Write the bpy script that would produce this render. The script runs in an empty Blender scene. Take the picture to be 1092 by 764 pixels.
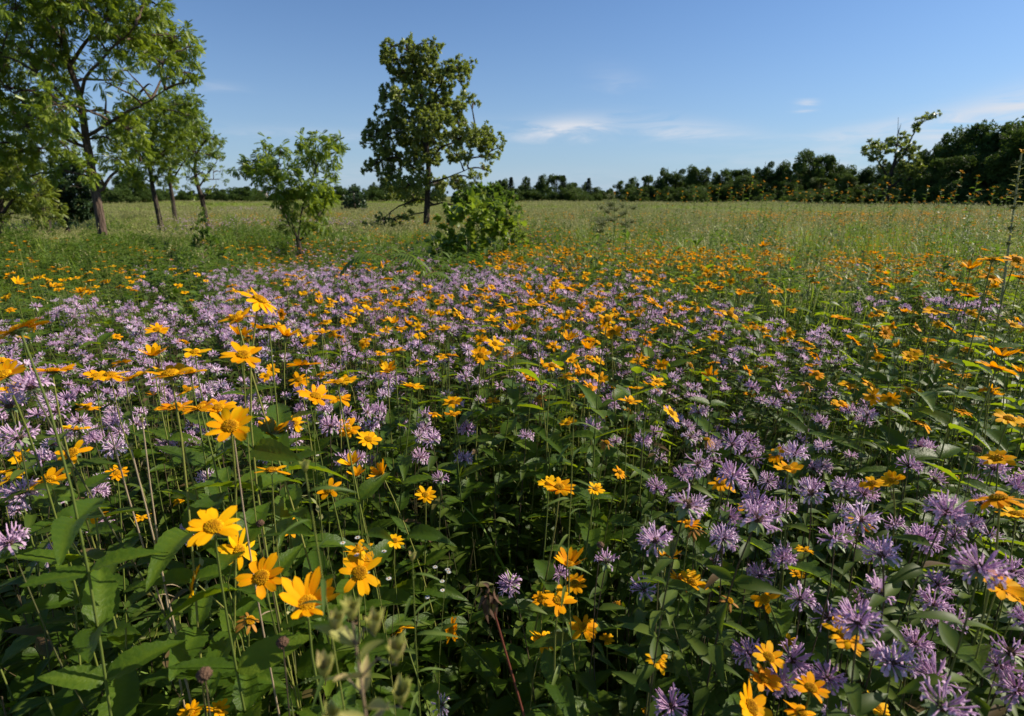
import bpy, math
import numpy as np
from mathutils import Matrix, Vector

rng = np.random.default_rng(11)
sc = bpy.context.scene
COL = sc.collection
R_ = math.radians

# ------------------------------------------------------------------ camera geometry (pixels of a 1092 x 764 frame)
F = 607.0
TH = R_(15.9)
CAM = np.array([0.0, 0.0, 1.55])
FWD = np.array([0, math.cos(TH), -math.sin(TH)])
UP = np.array([0, math.sin(TH), math.cos(TH)])
RIGHT = np.array([1.0, 0, 0])
def P(px, py, zc):
    return CAM + zc * (FWD + (px - 546) / F * RIGHT - (py - 382) / F * UP)
def PY(px, py, Y):
    d = FWD + (px - 546) / F * RIGHT - (py - 382) / F * UP
    return CAM + d * (Y / d[1])
def proj(p):
    q = np.asarray(p) - CAM
    z = q @ FWD
    zz = np.where(np.abs(z) < 1e-4, 1e-4, z)
    return 546 + F * (q @ RIGHT) / zz, 382 - F * (q @ UP) / zz, z

SUN_AZ, SUN_EL = R_(78), R_(36)          # clockwise from the view direction

# ------------------------------------------------------------------ materials
MAT = {}
def nmat(name):
    m = bpy.data.materials.new(name); m.use_nodes = True
    nt = m.node_tree; nt.nodes.clear()
    MAT[name] = m
    return m, nt
def N(nt, t, **kw):
    n = nt.nodes.new(t)
    for k, v in kw.items():
        if k.startswith('i_'): n.inputs[int(k[2:])].default_value = v
        else: setattr(n, k, v)
    return n
def ramp(nt, stops):
    n = nt.nodes.new('ShaderNodeValToRGB')
    e = n.color_ramp.elements
    while len(e) < len(stops): e.new(0.5)
    for q, (p, c) in zip(e, stops):
        q.position = p; q.color = (*c, 1)
    return n
def leafy(name, stops, trans=(0.2, 0.35, 0.03), tmix=0.35, rough=0.5, spec=0.35, scale=0, objrand=0.35, bump=0.0):
    """thin surface: diffuse + gloss in front, transmitted light from behind; colour by a per-leaf value"""
    m, nt = nmat(name)
    at = N(nt, 'ShaderNodeAttribute', attribute_name='var')
    oi = N(nt, 'ShaderNodeObjectInfo')
    mx = N(nt, 'ShaderNodeMix'); mx.inputs[0].default_value = objrand
    nt.links.new(at.outputs['Fac'], mx.inputs[2]); nt.links.new(oi.outputs['Random'], mx.inputs[3])
    fac = mx.outputs[0]
    if scale:
        tc = N(nt, 'ShaderNodeTexCoord')
        no = N(nt, 'ShaderNodeTexNoise'); no.inputs['Scale'].default_value = scale; no.inputs['Detail'].default_value = 3
        nt.links.new(tc.outputs['Object'], no.inputs['Vector'])
        m2 = N(nt, 'ShaderNodeMix'); m2.inputs[0].default_value = 0.25
        nt.links.new(fac, m2.inputs[2]); nt.links.new(no.outputs['Fac'], m2.inputs[3]); fac = m2.outputs[0]
    r = ramp(nt, stops); nt.links.new(fac, r.inputs[0])
    b = N(nt, 'ShaderNodeBsdfPrincipled')
    b.inputs['Roughness'].default_value = rough
    b.inputs['Specular IOR Level'].default_value = spec
    nt.links.new(r.outputs[0], b.inputs['Base Color'])
    t = N(nt, 'ShaderNodeBsdfTranslucent')
    mc = N(nt, 'ShaderNodeMix', data_type='RGBA'); mc.inputs[0].default_value = 0.65
    nt.links.new(r.outputs[0], mc.inputs[6]); mc.inputs[7].default_value = (*trans, 1)
    nt.links.new(mc.outputs[2], t.inputs['Color'])
    ms = N(nt, 'ShaderNodeMixShader'); ms.inputs[0].default_value = tmix
    nt.links.new(b.outputs[0], ms.inputs[1]); nt.links.new(t.outputs[0], ms.inputs[2])
    if bump:
        tc = N(nt, 'ShaderNodeTexCoord')
        no = N(nt, 'ShaderNodeTexNoise'); no.inputs['Scale'].default_value = 260; no.inputs['Detail'].default_value = 2
        nt.links.new(tc.outputs['Object'], no.inputs['Vector'])
        bp = N(nt, 'ShaderNodeBump'); bp.inputs['Strength'].default_value = bump; bp.inputs['Distance'].default_value = 0.002
        nt.links.new(no.outputs['Fac'], bp.inputs['Height']); nt.links.new(bp.outputs[0], b.inputs['Normal'])
    o = N(nt, 'ShaderNodeOutputMaterial'); nt.links.new(ms.outputs[0], o.inputs[0])
    return m
def solid(name, stops, rough=0.8, scale=6.0, bump=0.4, stretch=(1, 1, 1), spec=0.2, dist=0.01):
    m, nt = nmat(name)
    tc = N(nt, 'ShaderNodeTexCoord'); mp = N(nt, 'ShaderNodeMapping'); mp.inputs['Scale'].default_value = stretch
    no = N(nt, 'ShaderNodeTexNoise'); no.inputs['Scale'].default_value = scale; no.inputs['Detail'].default_value = 6
    nt.links.new(tc.outputs['Object'], mp.inputs[0]); nt.links.new(mp.outputs[0], no.inputs['Vector'])
    r = ramp(nt, stops); nt.links.new(no.outputs['Fac'], r.inputs[0])
    b = N(nt, 'ShaderNodeBsdfPrincipled'); b.inputs['Roughness'].default_value = rough; b.inputs['Specular IOR Level'].default_value = spec
    nt.links.new(r.outputs[0], b.inputs['Base Color'])
    bp = N(nt, 'ShaderNodeBump'); bp.inputs['Strength'].default_value = bump; bp.inputs['Distance'].default_value = dist
    nt.links.new(no.outputs['Fac'], bp.inputs['Height']); nt.links.new(bp.outputs[0], b.inputs['Normal'])
    o = N(nt, 'ShaderNodeOutputMaterial'); nt.links.new(b.outputs[0], o.inputs[0])
    return m

leafy('petal_yellow', [(0.0, (0.76, 0.25, 0.001)), (0.45, (0.88, 0.40, 0.002)), (1.0, (0.93, 0.60, 0.005))], trans=(0.98, 0.34, 0.0), tmix=0.40, rough=0.6, spec=0.08, objrand=0.4)
leafy('petal_faded', [(0.0, (0.22, 0.10, 0.02)), (1.0, (0.55, 0.24, 0.02))], trans=(0.5, 0.2, 0.0), tmix=0.2, rough=0.7)
leafy('disc_florets', [(0.0, (0.16, 0.06, 0.004)), (0.5, (0.48, 0.22, 0.004)), (1.0, (0.80, 0.46, 0.006))], trans=(0.5, 0.2, 0.0), tmix=0.1, rough=0.8, spec=0.08, objrand=0.2)
leafy('floret_lavender', [(0.0, (0.49, 0.29, 0.47)), (0.5, (0.70, 0.49, 0.67)), (1.0, (0.90, 0.79, 0.87))], trans=(0.86, 0.57, 0.82), tmix=0.38, rough=0.6, spec=0.2, objrand=0.5)
leafy('button_brown', [(0.0, (0.05, 0.028, 0.02)), (0.6, (0.14, 0.085, 0.055)), (1.0, (0.30, 0.21, 0.15))], tmix=0.05, rough=0.9, spec=0.05)
leafy('bract_pale', [(0.0, (0.10, 0.16, 0.05)), (1.0, (0.30, 0.38, 0.18))], tmix=0.3, trans=(0.3, 0.4, 0.1))
leafy('leaf_oxeye', [(0.0, (0.022, 0.048, 0.004)), (0.5, (0.046, 0.090, 0.007)), (0.9, (0.11, 0.165, 0.012)), (0.94, (0.11, 0.075, 0.025))], trans=(0.50, 0.66, 0.01), tmix=0.38, objrand=0.15, scale=70, rough=0.46, spec=0.25, bump=0.5)
leafy('leaf_bergamot', [(0.0, (0.026, 0.048, 0.006)), (0.5, (0.052, 0.086, 0.010)), (0.9, (0.105, 0.145, 0.020)), (0.94, (0.11, 0.07, 0.035))], trans=(0.34, 0.50, 0.015), tmix=0.30, objrand=0.15, rough=0.5, spec=0.2)
leafy('leaf_weed', [(0.0, (0.045, 0.080, 0.014)), (0.5, (0.085, 0.135, 0.022)), (1.0, (0.15, 0.20, 0.035))], trans=(0.26, 0.46, 0.03), tmix=0.30, rough=0.5, spec=0.3)
leafy('leaf_bright', [(0.0, (0.06, 0.11, 0.010)), (0.5, (0.13, 0.19, 0.015)), (1.0, (0.32, 0.36, 0.03))], trans=(0.42, 0.58, 0.03), tmix=0.35, rough=0.42, spec=0.4)
leafy('grass_blade', [(0.0, (0.11, 0.19, 0.014)), (0.5, (0.21, 0.32, 0.028)), (0.8, (0.33, 0.40, 0.06)), (1.0, (0.46, 0.44, 0.13))], trans=(0.40, 0.52, 0.04), tmix=0.30, rough=0.5)
leafy('grass_straw', [(0.0, (0.15, 0.19, 0.05)), (0.5, (0.28, 0.28, 0.10)), (1.0, (0.46, 0.40, 0.20))], trans=(0.4, 0.45, 0.15), tmix=0.25, rough=0.6)
leafy('stem_yellow_green', [(0.0, (0.07, 0.11, 0.02)), (0.5, (0.15, 0.18, 0.035)), (1.0, (0.26, 0.24, 0.06))], tmix=0.08, rough=0.5)
leafy('stem_purple', [(0.0, (0.055, 0.035, 0.030)), (0.5, (0.09, 0.07, 0.035)), (1.0, (0.09, 0.13, 0.03))], tmix=0.05, rough=0.55)
leafy('stem_dry', [(0.0, (0.16, 0.10, 0.07)), (0.5, (0.30, 0.22, 0.14)), (1.0, (0.42, 0.34, 0.22))], tmix=0.03, rough=0.7)
leafy('stem_red', [(0.0, (0.12, 0.03, 0.02)), (1.0, (0.20, 0.06, 0.035))], tmix=0.03, rough=0.55)
leafy('white_petal', [(0.0, (0.6, 0.6, 0.55)), (1.0, (0.8, 0.8, 0.75))], trans=(0.7, 0.7, 0.6), tmix=0.2)
leafy('seed_cream', [(0.0, (0.22, 0.24, 0.12)), (1.0, (0.50, 0.50, 0.30))], trans=(0.4, 0.4, 0.2), tmix=0.2, rough=0.8)
leafy('bud_pale', [(0.0, (0.20, 0.22, 0.04)), (0.6, (0.38, 0.36, 0.10)), (1.0, (0.50, 0.32, 0.20))], trans=(0.7, 0.75, 0.15), tmix=0.3, rough=0.6)
leafy('leaf_walnut', [(0.0, (0.06, 0.10, 0.008)), (0.5, (0.13, 0.19, 0.014)), (1.0, (0.27, 0.33, 0.04))], trans=(0.42, 0.55, 0.02), tmix=0.32, rough=0.42, spec=0.45)
leafy('leaf_sapling', [(0.0, (0.05, 0.09, 0.008)), (0.5, (0.10, 0.165, 0.013)), (1.0, (0.20, 0.27, 0.035))], trans=(0.5, 0.62, 0.02), tmix=0.36, rough=0.42, spec=0.35)
leafy('leaf_yellowish', [(0.0, (0.06, 0.095, 0.012)), (0.5, (0.12, 0.165, 0.020)), (1.0, (0.20, 0.23, 0.04))], trans=(0.40, 0.46, 0.02), tmix=0.3, rough=0.45)
leafy('leaf_oak', [(0.0, (0.11, 0.15, 0.028)), (0.5, (0.22, 0.265, 0.065)), (1.0, (0.40, 0.43, 0.16))], trans=(0.42, 0.52, 0.04), tmix=0.32, rough=0.4, spec=0.5)
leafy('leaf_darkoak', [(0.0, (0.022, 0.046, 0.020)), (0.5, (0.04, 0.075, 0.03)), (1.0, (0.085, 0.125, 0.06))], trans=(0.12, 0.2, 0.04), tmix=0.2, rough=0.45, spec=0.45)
leafy('leaf_far', [(0.0, (0.030, 0.060, 0.012)), (0.5, (0.055, 0.095, 0.018)), (1.0, (0.085, 0.12, 0.028))], trans=(0.18, 0.28, 0.03), tmix=0.2, rough=0.6, spec=0.2, objrand=0.65)
leafy('leaf_spruce', [(0.0, (0.010, 0.026, 0.014)), (1.0, (0.025, 0.05, 0.024))], tmix=0.05, rough=0.7)
solid('bark', [(0.3, (0.045, 0.030, 0.022)), (0.7, (0.15, 0.105, 0.078))], scale=9, stretch=(3, 3, 0.6), bump=0.9, dist=0.03, rough=0.9)
solid('bark_dark', [(0.3, (0.025, 0.019, 0.015)), (0.7, (0.08, 0.062, 0.05))], scale=9, stretch=(3, 3, 0.6), bump=0.9, dist=0.03, rough=0.9)
solid('house_wall', [(0.3, (0.62, 0.56, 0.52)), (0.7, (0.70, 0.64, 0.60))], scale=2, bump=0.1)
solid('house_roof', [(0.3, (0.14, 0.10, 0.09)), (0.7, (0.22, 0.16, 0.14))], scale=3, bump=0.3)
solid('window_glass', [(0.3, (0.03, 0.04, 0.05)), (0.7, (0.05, 0.06, 0.07))], scale=1, bump=0, rough=0.15, spec=0.6)

# ground: soil and thatch close by, patchwork of meadow tones far off
m, nt = nmat('meadow_ground')
tc = N(nt, 'ShaderNodeTexCoord')
n1 = N(nt, 'ShaderNodeTexNoise'); n1.inputs['Scale'].default_value = 0.09; n1.inputs['Detail'].default_value = 8
n2 = N(nt, 'ShaderNodeTexNoise'); n2.inputs['Scale'].default_value = 9; n2.inputs['Detail'].default_value = 8
nt.links.new(tc.outputs['Object'], n1.inputs['Vector']); nt.links.new(tc.outputs['Object'], n2.inputs['Vector'])
r1 = ramp(nt, [(0.35, (0.12, 0.17, 0.035)), (0.5, (0.20, 0.225, 0.055)), (0.65, (0.29, 0.27, 0.10))]); nt.links.new(n1.outputs['Fac'], r1.inputs[0])
r2 = ramp(nt, [(0.35, (0.30, 0.27, 0.2)), (0.7, (1.0, 1.0, 1.0))]); nt.links.new(n2.outputs['Fac'], r2.inputs[0])
mu = N(nt, 'ShaderNodeMix', data_type='RGBA', blend_type='MULTIPLY'); mu.inputs[0].default_value = 1
nt.links.new(r1.outputs[0], mu.inputs[6]); nt.links.new(r2.outputs[0], mu.inputs[7])
b = N(nt, 'ShaderNodeBsdfPrincipled'); b.inputs['Roughness'].default_value = 0.95; b.inputs['Specular IOR Level'].default_value = 0.1
nt.links.new(mu.outputs[2], b.inputs['Base Color'])
bp = N(nt, 'ShaderNodeBump'); bp.inputs['Strength'].default_value = 0.6; bp.inputs['Distance'].default_value = 0.04
nt.links.new(n2.outputs['Fac'], bp.inputs['Height']); nt.links.new(bp.outputs[0], b.inputs['Normal'])
o = N(nt, 'ShaderNodeOutputMaterial'); nt.links.new(b.outputs[0], o.inputs[0])

# ------------------------------------------------------------------ mesh builder
class MB:
    def __init__(s): s.v = []; s.f = []; s.n = 0
    def add(s, V, Fs, mat, var=0.5):
        """V (n,3); Fs list of face arrays; var scalar or (n,)"""
        V = np.asarray(V, float)
        var = np.broadcast_to(np.asarray(var, float), (len(V),))
        s.v.append((V, var))
        for f in Fs: s.f.append((np.asarray(f, np.int64) + s.n, mat))
        s.n += len(V)
    def merge(s, o, M=np.eye(3), T=(0, 0, 0), sc_=1.0, dvar=0.0):
        base = s.n
        for V, var in o.v: s.v.append(((V * sc_) @ np.asarray(M).T + np.asarray(T), np.clip(var + dvar, 0, 1)))
        for f, mm in o.f: s.f.append((f + base, mm))
        s.n += o.n
        return s
    def mesh(s, name, smooth=True):
        V = np.concatenate([a for a, _ in s.v]) if s.v else np.zeros((0, 3))
        var = np.concatenate([b for _, b in s.v]) if s.v else np.zeros(0)
        mats = sorted({mm for _, mm in s.f})
        me = bpy.data.meshes.new(name)
        me.vertices.add(len(V)); me.vertices.foreach_set('co', V.astype(np.float32).ravel())
        loops = np.concatenate([f.ravel() for f, _ in s.f])
        tot = np.concatenate([np.full(len(f), f.shape[1]) for f, _ in s.f])
        mi = np.concatenate([np.full(len(f), mats.index(mm)) for f, mm in s.f])
        st = np.concatenate([[0], np.cumsum(tot)[:-1]])
        me.loops.add(len(loops)); me.loops.foreach_set('vertex_index', loops.astype(np.int32))
        me.polygons.add(len(tot)); me.polygons.foreach_set('loop_start', st.astype(np.int32))
        me.polygons.foreach_set('loop_total', tot.astype(np.int32))
        me.polygons.foreach_set('material_index', mi.astype(np.int32))
        me.polygons.foreach_set('use_smooth', np.full(len(tot), smooth))
        a = me.attributes.new('var', 'FLOAT', 'POINT'); a.data.foreach_set('value', var.astype(np.float32))
        for mm in mats: me.materials.append(MAT[mm])
        me.update(calc_edges=True)
        return me
    def obj(s, name, parent=None, loc=None, link=True):
        o = bpy.data.objects.new(name, s.mesh(name))
        if link: COL.objects.link(o)
        if parent is not None: o.parent = parent
        if loc is not None: o.location = loc
        return o

def unit(v):
    v = np.asarray(v, float); return v / (np.linalg.norm(v, axis=-1, keepdims=True) + 1e-12)
def frames(d, up=None):
    """matrices whose local +Y is d and whose local +Z leans to up"""
    d = unit(d); up = np.broadcast_to(np.array([0, 0, 1.0]) if up is None else up, d.shape)
    x = np.cross(d, up); bad = np.linalg.norm(x, axis=-1) < 1e-3
    x = np.where(bad[..., None], np.array([1.0, 0, 0]), x); x = unit(x)
    z = np.cross(x, d)
    return np.stack([x, d, z], axis=-1)
def stamp(mb, tpl, M, T, S, mat, var):
    """copies of a template (V, faces) into one mesh"""
    V, Fs = tpl[:2]; n = len(T); dv = tpl[2] if len(tpl) > 2 else None
    if n == 0: return
    S = np.asarray(S, float); var = np.broadcast_to(np.asarray(var, float), (n,))
    if S.ndim == 1: S = S[:, None].repeat(3, 1)
    VV = np.einsum('nij,nvj->nvi', M, V[None] * S[:, None, :]) + T[:, None, :]
    k = len(V); off = (np.arange(n) * k)
    mb.add(VV.reshape(-1, 3), [(f[None] + off[:, None, None]).reshape(-1, f.shape[1]) for f in Fs], mat, np.repeat(var, k) if dv is None else np.clip((np.asarray(var)[:, None] + dv[None]).ravel(), 0, 1))
def strip(rows, cols, fn):
    V = np.array([fn(r / (rows), c / (cols) * 2 - 1) for r in range(rows + 1) for c in range(cols + 1)], float)
    f = [[r * (cols + 1) + c, r * (cols + 1) + c + 1, (r + 1) * (cols + 1) + c + 1, (r + 1) * (cols + 1) + c] for r in range(rows) for c in range(cols)]
    return V, [np.array(f)]
def leaf_tpl(w, rows=5, cols=2, droop=0.25, fold=0.25, peak=0.35, wave=0.0):
    def fn(t, u):
        hw = w * (math.sin(math.pi * min(1, t) ** (math.log(0.5) / math.log(peak))) ** 0.8 if 0 < t < 1 else 0.02)
        saw = 1 + (.10 if wave and abs(u) > .9 and int(round(t * rows)) % 2 else 0)
        return (u * hw * saw, t, fold * abs(u) * hw * 1.5 - droop * t * t + wave * (math.sin(t * 7 + u * 2) * abs(u) * w + .9 * math.sin(t * 44 - abs(u) * 4) * w * min(1, 3 * abs(u))))
    V, Fs = strip(rows, cols, fn)
    u = np.abs(np.tile(np.linspace(-1, 1, cols + 1), rows + 1)); row = np.repeat(np.arange(rows + 1), cols + 1)
    dv = np.where(u < .1, .28, np.where((row % 2 == 0) & (cols > 2), .10, -.06))
    return V, Fs, dv
def tube(mb, pts, rad, sides, mat, var=0.5, cap=False):
    pts = np.asarray(pts, float); n = len(pts)
    rad = np.broadcast_to(np.asarray(rad, float), (n,))
    t = unit(np.gradient(pts, axis=0))
    ref = np.array([0.31, 0.95, 0.05]) if abs(t[0][2]) > 0.6 else np.array([0, 0, 1.0])
    a = unit(np.cross(t, ref)); b = np.cross(t, a)
    ang = np.linspace(0, 2 * math.pi, sides, endpoint=False)
    V = pts[:, None] + rad[:, None, None] * (np.cos(ang)[None, :, None] * a[:, None] + np.sin(ang)[None, :, None] * b[:, None])
    i = np.arange(n - 1)[:, None] * sides; j = np.arange(sides)[None]; j2 = (j + 1) % sides
    f = np.stack([i + j, i + j2, i + sides + j2, i + sides + j], -1).reshape(-1, 4)
    mb.add(V.reshape(-1, 3), [f], mat, var)
def bez(p0, p1, p2, p3, n):
    t = np.linspace(0, 1, n)[:, None]
    return (1 - t) ** 3 * p0 + 3 * (1 - t) ** 2 * t * p1 + 3 * (1 - t) * t * t * p2 + t ** 3 * p3
def spline(pts, n):
    """Catmull-Rom through pts"""
    pts = np.asarray(pts, float); p = np.vstack([2 * pts[0] - pts[1], pts, 2 * pts[-1] - pts[-2]])
    out = []
    for i in range(1, len(p) - 2):
        for t in np.linspace(0, 1, n, endpoint=False):
            out.append(0.5 * ((2 * p[i]) + (-p[i - 1] + p[i + 1]) * t + (2 * p[i - 1] - 5 * p[i] + 4 * p[i + 1] - p[i + 2]) * t * t + (-p[i - 1] + 3 * p[i] - 3 * p[i + 1] + p[i + 2]) * t ** 3))
    out.append(pts[-1]); return np.array(out)

L_OX = [leaf_tpl(0.20, 16, 4, dr, fo, 0.33, 0.07) for dr, fo in ((0.25, 0.3), (0.55, 0.35), (0.1, 0.2))]
L_BE = [leaf_tpl(0.17, 5, 2, dr, fo, 0.32) for dr, fo in ((0.2, 0.35), (0.5, 0.3))]
L_NARROW = [leaf_tpl(0.07, 6, 2, dr, 0.3, 0.45) for dr in (0.45, 0.85)]
L_ROUND = [leaf_tpl(0.40, 4, 2, dr, 0.2, 0.42) for dr in (0.2, 0.4)]
L_LOW = leaf_tpl(0.17, 2, 2, 0.25, 0.3, 0.45)
def quad_leaf(w): return np.array([[0, 0, 0], [w, .45, .04], [0, 1, -.12], [-w, .45, .04]], float), [np.array([[0, 1, 2, 3]])]

def mk_frond(pairs, w=0.16, L=0.42, bend=0.35):
    """pinnate leaf: leaflets both sides of a drooping midrib, length 1 along +Y"""
    mb = MB(); q = quad_leaf(w)
    rib = lambda t: np.array([0, t, -bend * t * t])
    T, D = [], []
    for i in range(pairs):
        t = 0.22 + 0.74 * i / (pairs - 1)
        for s in (-1, 1):
            T.append(rib(t)); D.append([s, 0.55, -0.35])
    T.append(rib(0.97)); D.append([0, 1, -0.6])
    T = np.array(T); D = np.array(D)
    ln = L * np.sin(np.linspace(0.5, 2.3, len(T)))
    stamp(mb, q, frames(D), T, np.c_[ln, ln, ln], 'X', np.full(len(T), 0.5))
    V = np.concatenate([a for a, _ in mb.v]); return V, [f for f, _ in mb.f]
FROND = mk_frond(8, 0.19, 0.40)
FROND_S = mk_frond(5, 0.2, 0.5, 0.2)
def mk_clump(n, spread, w=0.26, seed=1):
    r = np.random.default_rng(seed); mb = MB(); q = quad_leaf(w)
    D = unit(np.c_[r.normal(0, 1, n) * spread, np.full(n, 0.7), r.normal(0, 1, n) * spread])
    T = np.c_[r.normal(0, .08, n), r.uniform(0, .35, n), r.normal(0, .08, n)]
    stamp(mb, q, frames(D, unit(r.normal(0, 1, (n, 3)) + np.array([0, 0, 1]))), T, r.uniform(.45, .75, n), 'X', np.full(n, .5))
    V = np.concatenate([a for a, _ in mb.v]); return V, [f for f, _ in mb.f]
CLUMP = mk_clump(9, 0.8)

# ------------------------------------------------------------------ flower heads (unit radius, facing +Z)
def fib_dome(n, rad, zmax, jitter, r):
    k = np.arange(n) + 0.5
    rr = np.sqrt(k / n); ph = k * 2.39996
    x = rr * np.cos(ph) * rad; y = rr * np.sin(ph) * rad
    z = zmax * np.sqrt(np.clip(1 - rr ** 2, 0, 1))
    nrm = unit(np.c_[x, y, z * (rad / max(zmax, 1e-3)) ** 1 + 0.15 * rad])
    return np.c_[x, y, z], nrm, rr
BUMP_V = np.array([[-1, 0, -1], [1, 0, -1], [1, 0, 1], [-1, 0, 1], [-.7, 1.6, -.7], [.7, 1.6, -.7], [.7, 1.6, .7], [-.7, 1.6, .7], [0, 2.1, 0]], float)
BUMP = (BUMP_V, [np.array([[0, 1, 5, 4], [1, 2, 6, 5], [2, 3, 7, 6], [3, 0, 4, 7]]), np.array([[4, 5, 8], [5, 6, 8], [6, 7, 8], [7, 4, 8]])])
def ox_disc(seed, lod=0):
    r = np.random.default_rng(seed); mb = MB()
    n = 110 if lod == 0 else 26
    p, nr, rr = fib_dome(n, 0.29, 0.13, 0, r); p[:, 2] += 0.02
    s = np.full(n, 0.026 if lod == 0 else 0.052) * r.uniform(.8, 1.25, n)
    var = np.clip(0.25 + 0.6 * rr ** 2 + r.normal(0, .14, n), 0, 1)
    stamp(mb, BUMP, frames(unit(nr + r.normal(0, .18, nr.shape))), p - nr * .02, s, 'disc_florets', var)
    an = np.linspace(0, 2 * math.pi, 10, endpoint=False)
    V = [[0, 0, .13]] + [[.2 * math.cos(a), .2 * math.sin(a), .10] for a in an] + [[.3 * math.cos(a), .3 * math.sin(a), 0] for a in an]
    f3 = [[0, 1 + i, 1 + (i + 1) % 10] for i in range(10)]; f4 = [[1 + i, 11 + i, 11 + (i + 1) % 10, 1 + (i + 1) % 10] for i in range(10)]
    mb.add(V, [np.array(f3), np.array(f4)], 'disc_florets', 0.1)
    return mb
def ox_petals(seed, lod=0, faded=False):
    r = np.random.default_rng(seed); mb = MB()
    n = int(r.integers(10, 15)); rows, cols = (6, 4) if lod == 0 else (3, 2)
    cup = 1.1 if seed % 10 == 3 else r.uniform(-0.05, 0.42)
    for i in range(n):
        if r.random() < (.35 if faded or seed % 10 == 7 else .09): continue
        a = 2 * math.pi * (i + r.uniform(-.32, .32)) / n
        w = r.uniform(.125, .185); ln = r.uniform(.60, .84); rec = r.uniform(.0, .5); up = cup + r.normal(0, .14); tw = r.normal(0, .45)
        if faded: w *= .55; up = r.uniform(-1.0, .1); rec = r.uniform(.2, .9); ln *= .8
        curl = r.uniform(-.5, .5)
        def fn(t, u):
            hw = w * (0.45 + 0.62 * math.sin(math.pi * min(1, t * .93 + .05)) ** .7) * (1 if t < .8 else math.sqrt(max(0.02, 1 - ((t - .8) / .21) ** 2)))
            z = up * t * ln * .9 - rec * t * t * ln * .6 + math.cos(u * math.pi * 1.5) * .012 + curl * (u * hw) ** 2 * 2 + tw * u * hw * t
            return (u * hw, .20 + t * ln * (1 - .04 * abs(u) * (t > .9)), z - .01 * (i % 2))
        V, Fs = strip(rows, cols, fn)
        c, s = math.cos(a), math.sin(a)
        V = V @ np.array([[c, -s, 0], [s, c, 0], [0, 0, 1]]).T
        tt = np.repeat(np.arange(rows + 1) / rows, cols + 1); uu = np.tile(np.linspace(-1, 1, cols + 1), rows + 1)
        vv = r.normal(.5, .16) + .30 * (tt - .45) + .10 * np.cos(uu * 9) - (.5 if r.random() < .12 else 0) * (tt > .9)
        mb.add(V, Fs, 'petal_faded' if faded else 'petal_yellow', np.clip(vv, 0, 1))
    # green phyllaries and receptacle under the head
    k = 9; an = np.arange(k) * 2 * math.pi / k + .2
    D = np.c_[np.cos(an), np.sin(an), np.full(k, -.15)]
    stamp(mb, quad_leaf(.3), frames(D), np.c_[np.cos(an) * .1, np.sin(an) * .1, np.full(k, -.05)], np.full(k, .34), 'bract_pale', r.uniform(0, .5, k))
    tube(mb, [[0, 0, -.22], [0, 0, -.12], [0, 0, -.03], [0, 0, 0.0]], [.04, .12, .27, .29], 8, 'bract_pale', .2)
    return mb
def be_head(seed, lod=0):
    r = np.random.default_rng(seed); mb = MB()
    full = 1 if seed % 5 < 3 else .5
    n = int((r.integers(40, 58) if lod == 0 else 30) * full)
    for i in range(n):
        a = r.uniform(0, 2 * math.pi); e = math.asin(np.clip(r.uniform(-.25, .95), -1, 1)) * .95
        if lod == 0 and r.random() < .06: continue
        d = np.array([math.cos(a) * math.cos(e), math.sin(a) * math.cos(e), math.sin(e)])
        o = np.array([math.cos(a), math.sin(a), 0]); z = np.array([0, 0, 1.])
        ln = r.uniform(.62, .95) * (1 if e < .8 else .75)
        side = np.cross(o, z) * r.normal(0, .13)
        b0 = d * .18 * np.array([1, 1, .7]); p1 = d * (.18 + ln * .4) + side * .5 + z * .05
        p2 = d * (.18 + ln * .72) + side + z * r.uniform(-.02, .1)
        v = np.clip(r.normal(.55, .22), 0, 1)
        if lod == 0:
            pts = bez(b0, p1, p2, p2 + d * .06, 4)
            tube(mb, pts, [.020, .028, .044, .054], 3, 'floret_lavender', v * .85)
            # upper lip arches over, lower lip hangs open
            u1 = p2 + d * ln * .25 + z * r.uniform(.05, .18); u2 = u1 + d * .10 + z * r.uniform(-.12, .05)
            tube(mb, [p2, u1, u2], [.046, .032, .010], 3, 'floret_lavender', min(1, v + .1))
            l1 = p2 + d * .15 - z * r.uniform(.06, .14) + side * .4; l2 = l1 + d * r.uniform(-.02, .08) - z * r.uniform(.08, .18)
            s = unit(np.cross(d, z) + 1e-3) * .060
            V = np.array([p2 - s * .6, p2 + s * .6, l1 - s * 1.1, l1 + s * 1.1, l2 - s * .9, l2 + s * .9])
            mb.add(V, [np.array([[0, 1, 3, 2], [2, 3, 5, 4]])], 'floret_lavender', min(1, v + .2))
        else:
            s = unit(np.cross(d, z) + 1e-3) * .066; s2 = np.cross(unit(d), unit(s)) * .066
            tip = p2 + d * ln * .28 - z * r.uniform(-.12, .18)
            V = np.array([b0 - s * .5, b0 + s * .5, p2 - s, p2 + s, tip - s * .7, tip + s * .7, p2 - s2, p2 + s2, tip + s2 * .3 + z * .1])
            mb.add(V, [np.array([[0, 1, 3, 2], [2, 3, 5, 4]]), np.array([[6, 7, 8]])], 'floret_lavender', v)
    k = 46 if lod == 0 else 12
    p, nr, rr = fib_dome(k, .25, .17, 0, r)
    stamp(mb, BUMP, frames(unit(nr + r.normal(0, .2, nr.shape))), p - nr * .03, np.full(k, .030 if lod == 0 else .058), 'button_brown', np.clip(r.normal(.5, .25, k), 0, 1))
    if full < 1: stamp(mb, quad_leaf(.2), frames(unit(nr + r.normal(0, .3, nr.shape))), p, np.full(k, .2), 'bract_pale' if seed % 5 == 3 else 'button_brown', r.uniform(0, 1, k))
    tube(mb, [[0, 0, -.2], [0, 0, -.05], [0, 0, .1]], [.05, .22, .2], 7, 'button_brown', .3)
    return mb
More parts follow.
